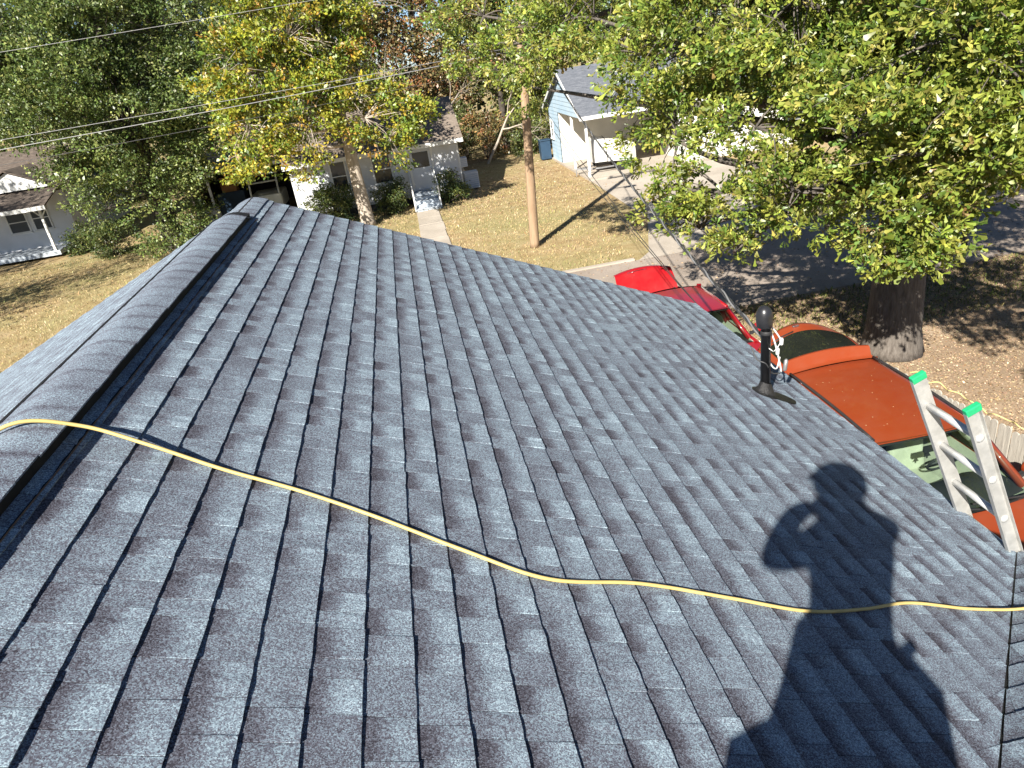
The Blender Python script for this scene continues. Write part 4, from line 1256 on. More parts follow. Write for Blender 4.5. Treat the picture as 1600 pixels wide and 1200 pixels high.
MB().lathe((-9.0, 34.7, 0), [(0.30, 0), (0.34, 0.1), (0.35, 0.5), (0.34, 0.95), (0.30, 1.0)], 20).build('drum', M['bin_grey'], bn, True)
MB().lathe((-9.0, 34.7, 1.0), [(0.31, 0), (0.31, 0.04), (0.05, 0.06)], 20).build('lid', M['bin_grey'], bn, True)
cart = empty('parked_cart', (-6.8, 36.6, 0), 'cream utility cart parked in the dark carport', 'cart')
soft(MB().box(-7.5, -6.0, 35.9, 38.0, 0.35, 1.05).build('body', M['cream'], cart), 0.08, 3)
fr_ = MB()
for xx in (-7.4, -6.1):
    fr_.tube(spline([(xx, 36.0, 1.0), (xx, 36.2, 1.6), (xx, 36.5, 1.9), (xx, 37.6, 1.92)], 5), 0.045, 8)
fr_.tube([(-7.4, 36.22, 1.62), (-6.1, 36.22, 1.62)], 0.04, 8)
fr_.build('cab_frame', M['cream'], cart, True)
MB().box(-7.45, -6.05, 36.4, 37.7, 1.93, 1.98).build('canopy', M['cream'], cart)
for xx in (-7.45, -6.2):
    for yy in (36.2, 37.6):
        MB().lathe((xx, yy, 0.28), [(0.1, 0), (0.28, 0), (0.28, 0.16), (0.1, 0.16)], 18, axis=(1, 0, 0)).build('wheel', M['rubber'], cart, True)
bx_ = MB().box(-9.0, -8.3, 37.6, 38.2, 1.25, 1.95).build('storage_box', pm('orange_brown_crate', (0.50, 0.26, 0.10), (0.36, 0.18, 0.07), 5, 0.8))
MB().box(-9.02, -8.28, 37.58, 38.22, 1.56, 1.62).build('band', M['brick'], bx_)
tag(bx_, 'orange brown storage crate standing in the carport behind the post', 'crate')
shf = MB().box(-9.3, -8.0, 37.5, 38.4, 0.0, 1.25).build('work_bench', M['blue_bin']); tag(shf, 'dark blue cabinet under the crate in the carport', 'cabinet')

# ------------------------------------------------------------------ pale blue house with carport
bh = empty('blue_house', (13, 35.5, 0), 'pale blue gabled house with grey roof and corner carport', 'house')
GX = 7.90
yrb, zrb, tb = 35.1, 4.50, 0.46
y_near, y_far = 31.5, 38.7
ze_ = zrb - tb * (yrb - y_near)
gable_roof_x('roof', GX - 0.25, 24.0, yrb, zrb, y_near - 0.35, y_far + 0.35, tb, M['roof_grey'], bh)
zf = zrb - tb * (yrb - y_near + 0.35)
MB().box(GX - 0.25, 24.0, y_near - 0.375, y_near - 0.353, zf - 0.16, zf - 0.004).build('fascia', M['trim'], bh)
for yy in (y_near - 0.35, y_far + 0.35):
    MB().prism([(GX - 0.275, yrb, zrb - 0.005), (GX - 0.275, yy, zf - 0.005), (GX - 0.275, yy, zf - 0.15), (GX - 0.275, yrb, zrb - 0.15)], (0.022, 0, 0)).build('rake_board', M['trim'], bh)
zl = 2.52
s_ = MB()
lap(s_, (GX, 0, 0), UY, -UX, zl, zrb - 0.1, lambda z: (max(yrb - (zrb - 0.08 - z) / tb, y_near), min(yrb + (zrb - 0.08 - z) / tb, y_far)))
lap(s_, (GX, 0, 0), UY, -UX, 0.09, zl, lambda z: (36.6, y_far))
s_.build('gable_siding', M['siding_blue'], bh, kind='stuff')
MB().prism([(GX + 0.03, y_near, zl), (GX + 0.03, y_far, zl), (GX + 0.03, yrb, zrb - 0.1)], (0.06, 0, 0)).build('gable_core', M['siding_blue'], bh)
MB().box(GX + 0.03, GX + 0.15, 36.63, y_far, 0.09, zl).build('end_wall', M['siding_blue'], bh)
MB().box(GX + 0.02, 12.4, y_near + 0.05, y_near + 0.2, zl - 0.02, zl + 0.2).build('carport_beam', M['trim'], bh)
MB().box(GX + 0.16, 12.4, y_near, 36.6, zl + 0.21, zl + 0.24).build('carport_ceiling', M['trim'], bh)
s_ = MB()
lap(s_, (0, 36.6, 0), UX, -UY, 0.09, zl + 0.2, lambda z: (GX + 0.02, 12.4))
lap(s_, (12.4, 0, 0), UY, -UX, 0.09, zl + 0.2, lambda z: (y_near + 0.0, 36.6))
lap(s_, (0, y_near, 0), UX, -UY, 0.09, zl + 0.1, lambda z: (12.4, 23.8))
s_.build('siding', M['siding_cream'], bh, kind='stuff')
MB().box(GX + 0.16, 12.4, 36.63, 37.05, 0.09, zl + 0.2).build('back_wall', M['siding_cream'], bh)
MB().box(12.43, 23.8, y_near + 0.03, y_far, 0.0, zl + 0.1).build('house_core', M['siding_cream'], bh)
window(bh, (12.4, 0, 0), UY, -UX, 33.0, 33.8, 1.0, 2.1)
dd = MB().box(12.36, 12.39, 34.6, 35.5, 0.12, 2.15).build('door', M['crawl'], bh)
MB().lathe((12.36, 34.75, 1.1), [(0.03, 0), (0.03, 0.05)], 10, axis=(-1, 0, 0)).build('door_knob', M['chrome'], dd)
for xx in (14.2, 17.0, 20.0):
    window(bh, (0, y_near, 0), UX, -UY, xx, xx + 0.9, 0.95, 2.15)
window(bh, (GX, 0, 0), UY, -UX, 38.0, 38.5, 1.2, 2.0)
for (xx, yy) in ((GX + 0.08, y_near + 0.12), (GX + 0.08, 34.2), (12.2, y_near + 0.12)):
    MB().box(xx - 0.05, xx + 0.05, yy - 0.05, yy + 0.05, 0.09, zl - 0.02).build('post', M['trim'], bh)

# covered boat on its trailer
bo = empty('covered_boat', (9.4, 32.6, 0.09), 'small boat on a trailer under a pale cover in the carport', 'boat')
rows = []
for i in range(11):
    t = i / 10
    x = 8.35 + 2.0 * t
    w = 0.62 * math.sin(math.pi * (0.16 + 0.72 * t)) ** 0.5
    zt_ = 1.66 - 0.55 * t + 0.10 * math.sin(math.pi * t)
    zb_ = 0.50 + 0.05 * math.cos(3 * t)
    row = []
    for k in range(13):
        a = math.pi * k / 12
        row.append((x, 32.6 - w * math.cos(a) * (1.0 if 0 < k < 12 else 0.92), zb_ + (zt_ - zb_) * math.sin(a) ** 0.6 + 0.02 * math.sin(7 * a + 5 * t)))
    rows.append(row)
cv = MB().grid(rows)
cv.poly([rows[0][k] for k in range(13)]); cv.poly([rows[-1][k] for k in range(12, -1, -1)])
cv.build('cover', M['tarp'], bo, True)
MB().tube([(x_, y_, z_) for x_, y_, z_ in [(rows[3][k][0], rows[3][k][1] * 1.0, rows[3][k][2] + 0.008) for k in range(13)]], 0.016, 6).build('strap', M['wire_dark'], bo, True)
hl_ = MB()
hl_.grid([[(8.45 + 1.85 * t, 32.6 + s * 0.5 * math.sin(math.pi * (0.2 + 0.7 * t)) ** 0.5, 0.32 + 0.22 * abs(s)) for s in (-1, -0.5, 0, 0.5, 1)] for t in [k / 6 for k in range(7)]])
hl_.build('hull', M['dash'], bo, True)
for sd in (-1, 1):
    MB().bar((7.6, 32.6, 0.32), (8.6, 32.6 + sd * 0.45, 0.30), 0.05, 0.06).build('trailer_tongue', M['galv'], bo)
    MB().bar((8.6, 32.6 + sd * 0.45, 0.30), (10.3, 32.6 + sd * 0.45, 0.30), 0.05, 0.06).build('trailer_beam', M['galv'], bo)
    MB().lathe((9.6, 32.6 + sd * 0.58, 0.30), [(0.1, 0), (0.21, 0), (0.21, 0.12), (0.1, 0.12)], 16, axis=(0, sd, 0)).build('trailer_wheel', M['rubber'], bo, True)
MB().tube([(7.62, 32.6, 0.32), (7.62, 32.6, 0.02)], 0.025, 8).build('jack_stand', M['galv'], bo)
bb = empty('wheelie_bin', (7.55, 39.0, 0), 'blue wheelie bin beside the far corner of the blue house', 'bin')
soft(MB().prism([(7.25, 38.7, 0.05), (7.80, 38.7, 0.05), (7.80, 39.25, 0.05), (7.25, 39.25, 0.05)], (0, 0, 0.95)).build('tub', M['blue_bin'], bb), 0.03)
soft(MB().box(7.22, 7.83, 38.66, 39.28, 1.0, 1.06).build('lid', M['blue_bin'], bb), 0.02)

# ------------------------------------------------------------------ house on the far left with porch
lh = empty('porch_house', (-20, 38, 0), 'white house with post and bracket porch at the left edge', 'house')
lx0, lx1, ly = -27.0, -15.76, 36.6
MB().box(lx0, lx1, ly + 0.03, 44, 0.3, 2.75).build('wall', M['siding_white'], lh)
MB().box(lx0 + 0.1, lx1 - 0.1, ly + 0.12, 43.9, 0, 0.3).build('foundation', M['crawl'], lh)
gable_roof_x('roof', lx0 - 0.3, lx1 + 0.35, 40.3, 4.55, ly - 0.1, 44.4, 0.46, M['roof_dark'], lh)
dk = MB().box(-22.6, -16.1, 34.95, 36.6, 0.12, 0.32).build('porch_floor', M['step'], lh)
MB().prism([(-22.9, 34.45, 2.40), (-15.75, 34.45, 2.40), (-15.75, 36.65, 2.98), (-22.9, 36.65, 2.98)], (0, 0, -0.06)).build('porch_roof', M['roof_dark'], lh)
MB().box(-22.9, -15.75, 34.425, 34.447, 2.22, 2.395).build('porch_fascia', M['trim'], lh)
gp = MB().prism([(-19.4, 36.3, 3.0), (-15.9, 36.3, 3.0), (-17.65, 36.3, 3.82)], (0, 0.3, 0)).build('porch_gable', M['trim'], lh)
gr_ = MB()
for sd, xe in ((-1, -19.7), (1, -15.6)):
    gr_.prism([(-17.65, 36.15, 3.93), (-17.65, 39.2, 3.93), (xe, 39.2, 2.97), (xe, 36.15, 2.97)], (0, 0, -0.05))
gr_.build('porch_gable_roof', M['roof_dark'], lh)
for xx in (-16.3, -19.3, -22.3):
    MB().box(xx - 0.05, xx + 0.05, 34.98, 35.08, 0.32, 2.26).build('porch_post', M['trim'], lh)
    for sd in (-1, 1):
        MB().bar((xx, 35.03, 1.85), (xx + sd * 0.32, 35.03, 2.22), 0.05, 0.05).build('bracket', M['trim'], lh)
window(lh, (0, ly + 0.03, 0), UX, -UY, -18.55, -17.75, 1.15, 2.05, pane='screen')
window(lh, (0, ly + 0.03, 0), UX, -UY, -17.45, -16.75, 1.15, 2.15, pane='screen')
window(lh, (0, ly + 0.03, 0), UX, -UY, -20.6, -19.8, 1.15, 2.05, pane='screen')
rl = MB()
rl.bar((-19.3, 35.03, 0.95), (-22.3, 35.03, 0.95), 0.05, 0.06)
rl.build('porch_rail', M['trim'], lh)
for k in range(9):
    MB().box(-19.6 - 0.3 * k, -19.57 - 0.3 * k, 35.015, 35.045, 0.32, 0.93).build('baluster', M['trim'], lh)

# ------------------------------------------------------------------ utility pole and overhead wires
PB = Vector((3.57, 22.05, 0)); PT = Vector((4.06, 22.05, 8.3))
up = empty('utility_pole', PB, 'weathered wooden utility pole on the lawn casting a long shadow', 'utility pole')
pr_ = [PB.lerp(PT, t) for t in (0, 0.02, 0.3, 0.6, 1)]
MB().tube(pr_, [0.155, 0.15, 0.135, 0.12, 0.10], 14).build('shaft', M['pole'], up, True)
MB().box(2.9, 5.1, 21.88, 21.98, 7.55, 7.68).build('crossarm', M['pole'], up)
for xx in (3.0, 3.6, 4.4, 5.0):
    MB().lathe((xx, 21.93, 7.68), [(0.03, 0), (0.05, 0.03), (0.035, 0.06), (0.045, 0.10), (0.02, 0.13)], 10).build('insulator', M['lamp'], up, True)
MB().bar((3.92, 21.9, 5.74), (4.62, 21.9, 5.72), 0.06, 0.06).build('bracket_arm', M['galv'], up)
soft(MB().box(4.35, 4.85, 21.78, 22.02, 5.60, 5.72).build('lamp_head', M['bin_grey'], up), 0.03)
def sag_wire(name, a, b, sag, r_, mat, label, n=40):
    a, b = Vector(a), Vector(b)
    pts = [a.lerp(b, t) - Vector((0, 0, sag * 4 * t * (1 - t))) for t in [k / n for k in range(n + 1)]]
    return tag(MB().tube(pts, r_, 5).build(name, M[mat], None, True), label, 'wire')
sag_wire('overhead_wire', (3.2, 21.95, 7.80), (-40, 21.95, 7.9), 0.35, 0.0065, 'wire', 'topmost pale wire crossing the upper left trees')
sag_wire('overhead_wire', (3.9, 21.9, 5.82), (-40, 21.9, 5.9), 0.38, 0.0075, 'wire', 'upper of the two parallel cables left of the pole')
sag_wire('overhead_wire', (3.9, 21.85, 5.74), (-40, 21.85, 5.62), 0.48, 0.011, 'wire', 'lower thicker cable of the parallel pair left of the pole')
sag_wire('overhead_wire', (3.95, 21.95, 5.35), (-40, 21.9, 5.10), 0.42, 0.006, 'wire_dark', 'thin dark wire below the parallel pair left of the pole')
sag_wire('telephone_wire', (3.86, 21.9, 5.05), (2.93, 7.12, 3.02), 0.22, 0.006, 'wire_dark', 'left one of two thin wires running from pole to eave corner')
sag_wire('telephone_wire', (3.86, 21.9, 4.75), (2.95, 7.00, 2.98), 0.25, 0.006, 'wire_dark', 'right one of two thin wires running from pole to eave corner')
sag_wire('overhead_wire', (4.4, 21.95, 7.80), (60, 21.95, 7.9), 0.35, 0.012, 'wire', 'wire running right from the pole top behind the oak')

# ------------------------------------------------------------------ trees
T_LEAF = (np.array([(0, 0, 0), (0.5, -0.24, 0.03), (0.86, -0.5, 0.02), (1.0, 0, -0.03), (0.86, 0.5, 0.02), (0.5, 0.24, 0.03)], dtype=np.float64), [(0, 1, 5), (1, 2, 4, 5), (2, 3, 4)])
T_DIAM = (np.array([(0, 0, 0), (0.55, -0.5, 0.05), (1.0, 0, -0.04), (0.55, 0.5, 0.05)], dtype=np.float64), [(0, 1, 2, 3)])

def unit(a):
    return a / np.maximum(np.linalg.norm(a, axis=1, keepdims=True), 1e-9)

def leaf_arrays(pos, dirs, size, ratio, tmpl, rng, upbias=0.8):
    n = len(pos)
    t = unit(dirs)
    upv = unit(rng.normal(size=(n, 3)) * 0.75 + np.array([-0.38, -0.60, upbias * 0.7]))
    b = unit(np.cross(upv, t))
    nn = np.cross(t, b)
    tv = tmpl[0]
    sz = size[:, None, None]
    V = pos[:, None, :] + sz * (tv[None, :, 0:1] * t[:, None, :] + ratio * tv[None, :, 1:2] * b[:, None, :] + tv[None, :, 2:3] * nn[:, None, :])
    return V

def leaf_object(name, V, cols, tmpl, mat, parent, kind='stuff'):
    n, k, _ = V.shape
    me = bpy.data.meshes.new(name)
    me.vertices.add(n * k)
    me.vertices.foreach_set('co', V.astype(np.float32).ravel())
    sizes = np.array([len(f) for f in tmpl[1]]); flat = np.concatenate([np.array(f) for f in tmpl[1]])
    loops = (flat[None, :] + (np.arange(n) * k)[:, None]).ravel()
    tot = np.tile(sizes, n)
    start = np.concatenate([[0], np.cumsum(tot)[:-1]])
    me.loops.add(len(loops)); me.loops.foreach_set('vertex_index', loops.astype(np.int32))
    me.polygons.add(len(tot))
    me.polygons.foreach_set('loop_start', start.astype(np.int32))
    me.polygons.foreach_set('loop_total', tot.astype(np.int32))
    me.update(calc_edges=True)
    at = me.color_attributes.new('tone', 'FLOAT_COLOR', 'POINT')
    c4 = np.concatenate([np.clip(cols, 0.003, 0.9), np.ones((n, 1))], axis=1)
    at.data.foreach_set('color', np.repeat(c4, k, axis=0).astype(np.float32).ravel())
    me.materials.append(mat)
    o = bpy.data.objects.new(name, me)
    COL.objects.link(o)
    if kind: o['kind'] = kind
    return adopt(o, parent)

def clumps_in(blobs, n, rng, shell=0.45, bough=0.30, per_m2=3.2):
    """twig ends grouped on boughs, so that dark gaps stay between the boughs"""
    B = np.array(blobs, dtype=np.float64)
    cb, cd, ci_ = [], [], []
    for bi, (x, y, z, r_) in enumerate(B):
        k = max(5, int(per_m2 * r_ * r_ * 3.2 + 4))
        d = unit(rng.normal(size=(k, 3)))
        rr = r_ * (shell + (1.08 - shell) * rng.random(k) ** 0.55)
        cb.append(np.array([x, y, z]) + d * rr[:, None]); cd.append(d); ci_.append(np.full(k, bi))
    cb = np.concatenate(cb); cd = np.concatenate(cd); ci_ = np.concatenate(ci_)
    br_ = bough * np.exp(rng.normal(size=len(cb)) * 0.25) * (0.75 + 0.25 * B[ci_, 3])
    w = br_ ** 2
    pick = rng.choice(len(cb), size=n, p=w / w.sum())
    off = unit(rng.normal(size=(n, 3))) * (rng.random(n) ** 0.45)[:, None] * br_[pick][:, None]
    off[:, 2] *= 0.55
    off[:, 2] -= 0.25 * (off[:, 0] ** 2 + off[:, 1] ** 2) / np.maximum(br_[pick], 0.05)
    p = cb[pick] + off
    dd = unit(cd[pick] + off / np.maximum(br_[pick][:, None], 0.05) * 0.9)
    return p, dd, ci_[pick]

def pick_cols(n_cl, per, pal, rng, jit=0.22):
    cols = np.array([c for c, w in pal]); w = np.array([w for c, w in pal], float)
    ci = rng.choice(len(cols), size=n_cl, p=w / w.sum())
    c = cols[ci] * np.exp(rng.normal(size=(n_cl, 1)) * 0.18)
    c = np.repeat(c, per, axis=0)
    return c * np.exp(rng.normal(size=(n_cl * per, 1)) * jit) * (1 + rng.normal(size=(n_cl * per, 3)) * 0.06)

def limb_pts(a, b, rng, bow=0.12, n=6):
    a, b = Vector(a), Vector(b)
    L = (b - a).length
    j = Vector(rng.normal(size=3) * bow * L)
    pts = []
    for i in range(n + 1):
        t = i / n
        pts.append(a.lerp(b, t) + j * math.sin(math.pi * t) * 0.5 + Vector((0, 0, bow * L * 0.6 * math.sin(math.pi * t))))
    return pts

def tree(name, label, base, height, r0, blobs, pal, n_cl, per, lsize, ratio, tmpl, mat, bark, seed, spread=0.28, group=None, twigs=250, shell=0.45, fork=0.35, flare=1.25, top=None, singles=0, bough=0.55, dens=3.2, jit=0.22, upbias=0.8, n_sides=12):
    rng = np.random.default_rng(seed)
    root = empty(name, base, label, 'tree', group)
    b = Vector(base); tp = Vector(top) if top else b + Vector((0, 0, height * 0.8))
    tr_ = MB()
    ts = (0, 0.02, 0.05, 0.12, 0.3, 0.5, 0.75, 1.0)
    pts = [b.lerp(tp, t) + Vector((0.06 * math.sin(5 * t + seed), 0.06 * math.cos(4 * t + seed), 0)) * height * 0.12 * t for t in ts]
    rad = [r0 * flare, r0 * (1 + (flare - 1) * 0.6), r0 * (1 + (flare - 1) * 0.25), r0, r0 * 0.88, r0 * 0.7, r0 * 0.42, r0 * 0.12]
    tr_.tube(pts, rad, n_sides)
    # wavy butt
    tr_.build('trunk', bark, root, True)
    cl, d, idx = clumps_in(blobs, n_cl, rng, shell, bough, dens)
    br = MB()
    for bi, (x, y, z, r_) in enumerate(blobs):
        t = min(max(fork + (z - b.z - height * fork * 0.7) / height * 0.6, fork * 0.8), 0.93)
        i = max(k for k in range(len(ts)) if ts[k] <= t)
        i2 = min(i + 1, len(ts) - 1)
        q = (t - ts[i]) / max(ts[i2] - ts[i], 1e-6)
        s0 = pts[i].lerp(pts[i2], q)
        lp = limb_pts(s0, (x, y, z), rng)
        k0 = min(r0 * 0.34, 0.06 + 0.02 * r_ + r0 * 0.12)
        br.tube(lp, [k0 * (1 - 0.8 * i_ / (len(lp) - 1)) for i_ in range(len(lp))], 6)
    if twigs:
        for k in rng.choice(len(cl), size=min(twigs, len(cl)), replace=False):
            x, y, z, r_ = blobs[idx[k]]
            lp = limb_pts((x, y, z), cl[k], rng, 0.15, 4)
            br.tube(lp, [0.022, 0.016, 0.011, 0.007, 0.004], 4)
    br.build('branches', bark, root, True)
    dirs = np.repeat(unit(d * 0.8 + np.array([0, 0, 0.15])), per, axis=0)
    pos = np.repeat(cl, per, axis=0) + rng.normal(size=(n_cl * per, 3)) * spread * np.array([1, 1, 0.7]) if len(cl) == n_cl else None
    if pos is None:
        n_cl = len(cl)
        dirs = np.repeat(unit(d * 0.8 + np.array([0, 0, 0.15])), per, axis=0)
        pos = np.repeat(cl, per, axis=0) + rng.normal(size=(n_cl * per, 3)) * spread * np.array([1, 1, 0.7])
    dirs = dirs + rng.normal(size=dirs.shape) * 0.75
    size = lsize * np.exp(rng.normal(size=len(pos)) * 0.22)
    V = leaf_arrays(pos, dirs, size, ratio, tmpl, rng, upbias)
    cols = pick_cols(n_cl, per, pal, rng, jit)
    if singles:
        # the leaves that show largest become objects of their own
        v = V - np.array(CAM_POS)
        z = v @ np.array(CAM_F)
        xs = 800 + FPX * (v @ np.array(CAM_R)) / z; ys = 600 - FPX * (v @ np.array(CAM_U)) / z
        ar = 0.5 * np.abs(np.sum(xs * np.roll(ys, -1, axis=1) - np.roll(xs, -1, axis=1) * ys, axis=1))
        ok = (xs.min(axis=1) > 0) & (xs.max(axis=1) < 1600) & (ys.min(axis=1) > 0) & (ys.max(axis=1) < 1200) & (z.min(axis=1) > 0.3)
        ar = np.where(ok, ar, 0)
        od = np.argsort(-ar)[:singles]
        for i in od:
            o = leaf_object('leaf', V[i:i + 1], cols[i:i + 1], tmpl, mat, root, None)
        m = np.ones(len(V), bool); m[od] = False
        V, cols = V[m], cols[m]
    leaf_object('crown', V, cols, tmpl, mat, root)
    return root

OAK = [(3.86,13.98,6.15,0.80),(4.42,12.77,5.45,0.85),(4.99,12.01,5.61,1.29),(4.48,11.67,4.14,0.84),(4.92,10.95,3.35,0.80),(4.50,10.93,2.85,0.45),(5.13,10.29,4.36,1.10),(5.30,10.20,3.05,0.62),(5.88,10.46,5.20,1.41),(5.87,9.07,4.18,1.15),(6.00,8.74,3.30,0.70),(6.11,8.42,2.80,0.42),(5.76,9.37,2.95,0.42),(6.35,8.73,5.05,1.36),(6.35,8.11,4.05,0.84),(6.71,7.81,4.60,0.98),(7.16,8.09,5.25,1.20),(7.35,7.30,4.50,0.85),(6.50,7.86,3.52,0.30),(5.53,11.77,6.59,1.76),(6.52,10.07,6.43,1.84),(7.04,8.45,6.40,1.60),(4.36,13.83,6.76,1.44),(3.69,15.06,6.31,0.84),(9.17,13.11,5.99,2.3),(7.32,14.23,6.0,2.1),(10.15,11.04,5.6,2.0),(8.42,11.81,4.7,1.3),(8.0,10.7,8.5,2.4),(10.8,13.2,6.2,2.2),(9.6,8.2,6.0,1.8),(12.0,11.0,5.4,1.8)]
OAK += [(2.83,17.27,5.71,0.87),(2.39,17.84,6.57,0.97),(3.38,16.15,6.12,0.97),(3.13,17.22,5.0,0.45),(1.84,18.41,6.07,0.58),(3.72,16.07,6.83,1.19),(4.68,12.13,4.88,0.94),(4.15,11.47,3.45,0.45),(4.88,10.41,2.55,0.30),(5.47,9.77,3.46,0.78),(6.13,8.15,3.37,0.60),(5.95,8.29,2.65,0.32),(6.27,8.04,2.96,0.32),(6.53,7.31,4.10,0.48),(6.62,7.22,4.83,0.75),(6.39,7.95,5.32,1.01),(6.9,9.9,4.3,1.0),(6.6,9.3,5.6,1.2),(7.4,9.0,3.9,0.8),(7.7,10.0,3.3,0.7),(6.2,9.9,4.9,0.9),(6.9,5.2,4.7,1.1),(8.0,6.3,4.9,1.4),(8.7,5.0,5.6,1.5),(5.4,11.6,5.9,1.2),(6.0,10.8,6.0,1.2),(5.2,12.4,6.3,1.1)]
PAL_OAK = [((0.170, 0.210, 0.034), 4), ((0.230, 0.255, 0.045), 3), ((0.095, 0.150, 0.026), 3), ((0.29, 0.28, 0.065), 1.6), ((0.28, 0.19, 0.07), 0.12)]
tree('water_oak', 'large water oak with thick grey trunk and drooping leafy boughs over the cars', (8.0, 10.75, 0), 11, 0.43, OAK, PAL_OAK, 25000, 9, 0.104, 0.38, T_LEAF, M['leaf'], M['bark'], 3, spread=0.035, twigs=900, shell=0.35, bough=0.36, fork=0.26, flare=1.28, top=(8.3, 11.0, 8.5), singles=300)

YEL = [(-4.56,29.15,6.30,1.9),(-3.14,28.33,4.39,1.7),(-1.09,28.48,4.17,1.7),(-5.11,28.04,4.60,1.35),(-5.23,28.02,3.45,0.95),(-0.31,28.50,3.40,1.05),(-3.25,29.82,7.19,2.2),(-1.75,30.97,7.61,1.6),(0.56,28.49,4.03,0.85),(-3.31,28.81,5.70,1.7),(-4.46,30.17,8.00,1.6),(-5.88,28.40,5.24,0.75),(-1.00,29.98,5.78,1.4),(-2.2,30.2,9.0,2.0)]
PAL_YEL = [((0.25, 0.255, 0.028), 5), ((0.16, 0.205, 0.028), 4), ((0.32, 0.25, 0.03), 2.4), ((0.34, 0.19, 0.035), 0.5), ((0.09, 0.145, 0.026), 2.5)]
tree('maple_tree', 'yellow green leaved tree with mottled pale trunk before the white cottage', (-1.9, 29.9, 0), 10.5, 0.27, YEL, PAL_YEL, 3000, 16, 0.125, 0.62, T_DIAM, M['leaf_far'], M['bark_pale'], 5, bough=0.5, dens=1.9, spread=0.13, twigs=420, shell=0.4, fork=0.28, top=(-2.2, 30.2, 9.0))

DARK = [(-10.53,31.28,7.36,2.9),(-8.30,32.45,7.95,2.5),(-10.24,31.37,5.02,2.7),(-10.14,31.40,2.62,2.1),(-11.84,30.80,2.25,1.2),(-11.69,30.32,4.64,1.4),(-12.94,30.90,6.16,2.2),(-7.11,32.22,6.16,1.6),(-13.35,31.27,7.76,2.5),(-8.43,31.90,4.20,1.6),(-9.94,31.47,1.1,1.2),(-12.68,32.62,8.55,2.6),(-7.23,34.24,8.79,2.4),(-10.49,33.39,9.40,2.5),(-15.5,32.0,8.6,2.4)]
PAL_DARK = [((0.105, 0.145, 0.036), 4), ((0.066, 0.098, 0.027), 4), ((0.165, 0.20, 0.055), 2.5), ((0.22, 0.24, 0.075), 1.0)]
tree('live_oak', 'dense dark green live oak with low hanging foliage left of the ridge', (-10.4, 32.6, 0), 12, 0.45, DARK, PAL_DARK, 8000, 17, 0.12, 0.5, T_DIAM, M['leaf_far'], M['bark_dark'], 8, bough=0.62, dens=1.7, spread=0.14, twigs=260, shell=0.5, fork=0.2, top=(-10.5, 32.8, 10))

PAL_MID = [((0.145, 0.165, 0.035), 4), ((0.20, 0.195, 0.045), 2.5), ((0.09, 0.12, 0.028), 3), ((0.24, 0.18, 0.06), 0.5)]

# wood behind the houses: each tree its own
def wood_blobs(x, y, z0, h, r_, rng, n=8):
    out = []
    for i in range(n):
        t = (i + 0.5) / n
        q = r_ * (0.5 + 0.5 * math.sin(math.pi * min(0.15 + t * 0.8, 1)))
        a = rng.random() * 6.28
        out.append((x + math.cos(a) * q * 0.55, y + math.sin(a) * q * 0.55, z0 + (h - z0) * t, q * rng.uniform(0.62, 0.85)))
    return out
PAL_OLIVE = [((0.10, 0.12, 0.035), 3), ((0.14, 0.14, 0.045), 2), ((0.065, 0.085, 0.025), 3)]
PAL_RUST = [((0.23, 0.15, 0.06), 3), ((0.16, 0.13, 0.05), 2), ((0.26, 0.11, 0.045), 1.3), ((0.11, 0.11, 0.04), 2)]
WOOD = [(-27, 45, 15, 4.2, PAL_DARK, 'dark evergreen behind the roof of the porch house, at the frame edge'),
        (-21, 48, 16, 4.2, PAL_OLIVE, 'olive green tree rising behind the porch house roof'),
        (-15, 46, 15, 4.0, PAL_DARK, 'dark tree filling the gap behind the live oak, left part'),
        (-8.5, 47, 15, 4.2, PAL_OLIVE, 'olive tree behind the open carport'),
        (-3.0, 46, 14, 3.8, PAL_MID, 'mid green tree behind the white cottage roof'),
        (2.2, 48, 13, 3.6, PAL_RUST, 'thin russet leaved tree behind the bare tree'),
        (6.6, 46.5, 13, 3.2, PAL_MID, 'yellowish green tree behind the gap between the two houses'),
        (10.8, 49, 14, 4.0, PAL_MID, 'leafy tree rising behind the blue house gable'),
        (16.0, 48, 13, 4.0, PAL_DARK, 'dark tree behind the blue house roof, seen past the oak'),
        (22.0, 46, 13, 4.2, PAL_OLIVE, 'olive tree behind the right end of the blue house'),
        (28.5, 42, 12, 4.0, PAL_DARK, 'dark tree far right beyond the blue house'),
        (-33, 43, 14, 4.4, PAL_OLIVE, 'olive tree left of the porch house at the far edge')]
for i, (x, y, h, r_, pal, lab) in enumerate(WOOD):
    rg = np.random.default_rng(100 + i)
    tree('woodland_tree', lab, (x, y, 0), h, 0.22, wood_blobs(x, y, 2.2, h, r_, rg, 9), pal, 1500, 15, 0.17, 0.6, T_DIAM, M['leaf_far'], M['bark_dark'], 200 + i, bough=0.8, dens=1.0, spread=0.24, group='trees of the wood behind the houses', twigs=90, shell=0.4, fork=0.2, n_sides=8)
# the far wood that reads as one mass
rg = np.random.default_rng(77)
n_far = 30000
fp = np.stack([rg.uniform(-60, 60, n_far), rg.uniform(54, 60, n_far), 0.3 + 15 * rg.random(n_far) ** 0.9], axis=1)
fp[:, 2] += 1.2 * np.sin(fp[:, 0] * 0.7) + 0.8 * np.sin(fp[:, 0] * 1.9)
fd_ = rg.normal(size=(n_far, 3)); fd_[:, 2] *= 0.5
fo = leaf_object('far_wood', leaf_arrays(fp, fd_, 0.55 * np.exp(rg.normal(size=n_far) * 0.3), 0.6, T_DIAM, rg, 0.4), pick_cols(n_far // 10, 10, PAL_OLIVE + PAL_DARK, rg, 0.3), T_DIAM, M['leaf_far'], None)
tag(fo, 'dense far wood closing the view behind all houses', 'wood')

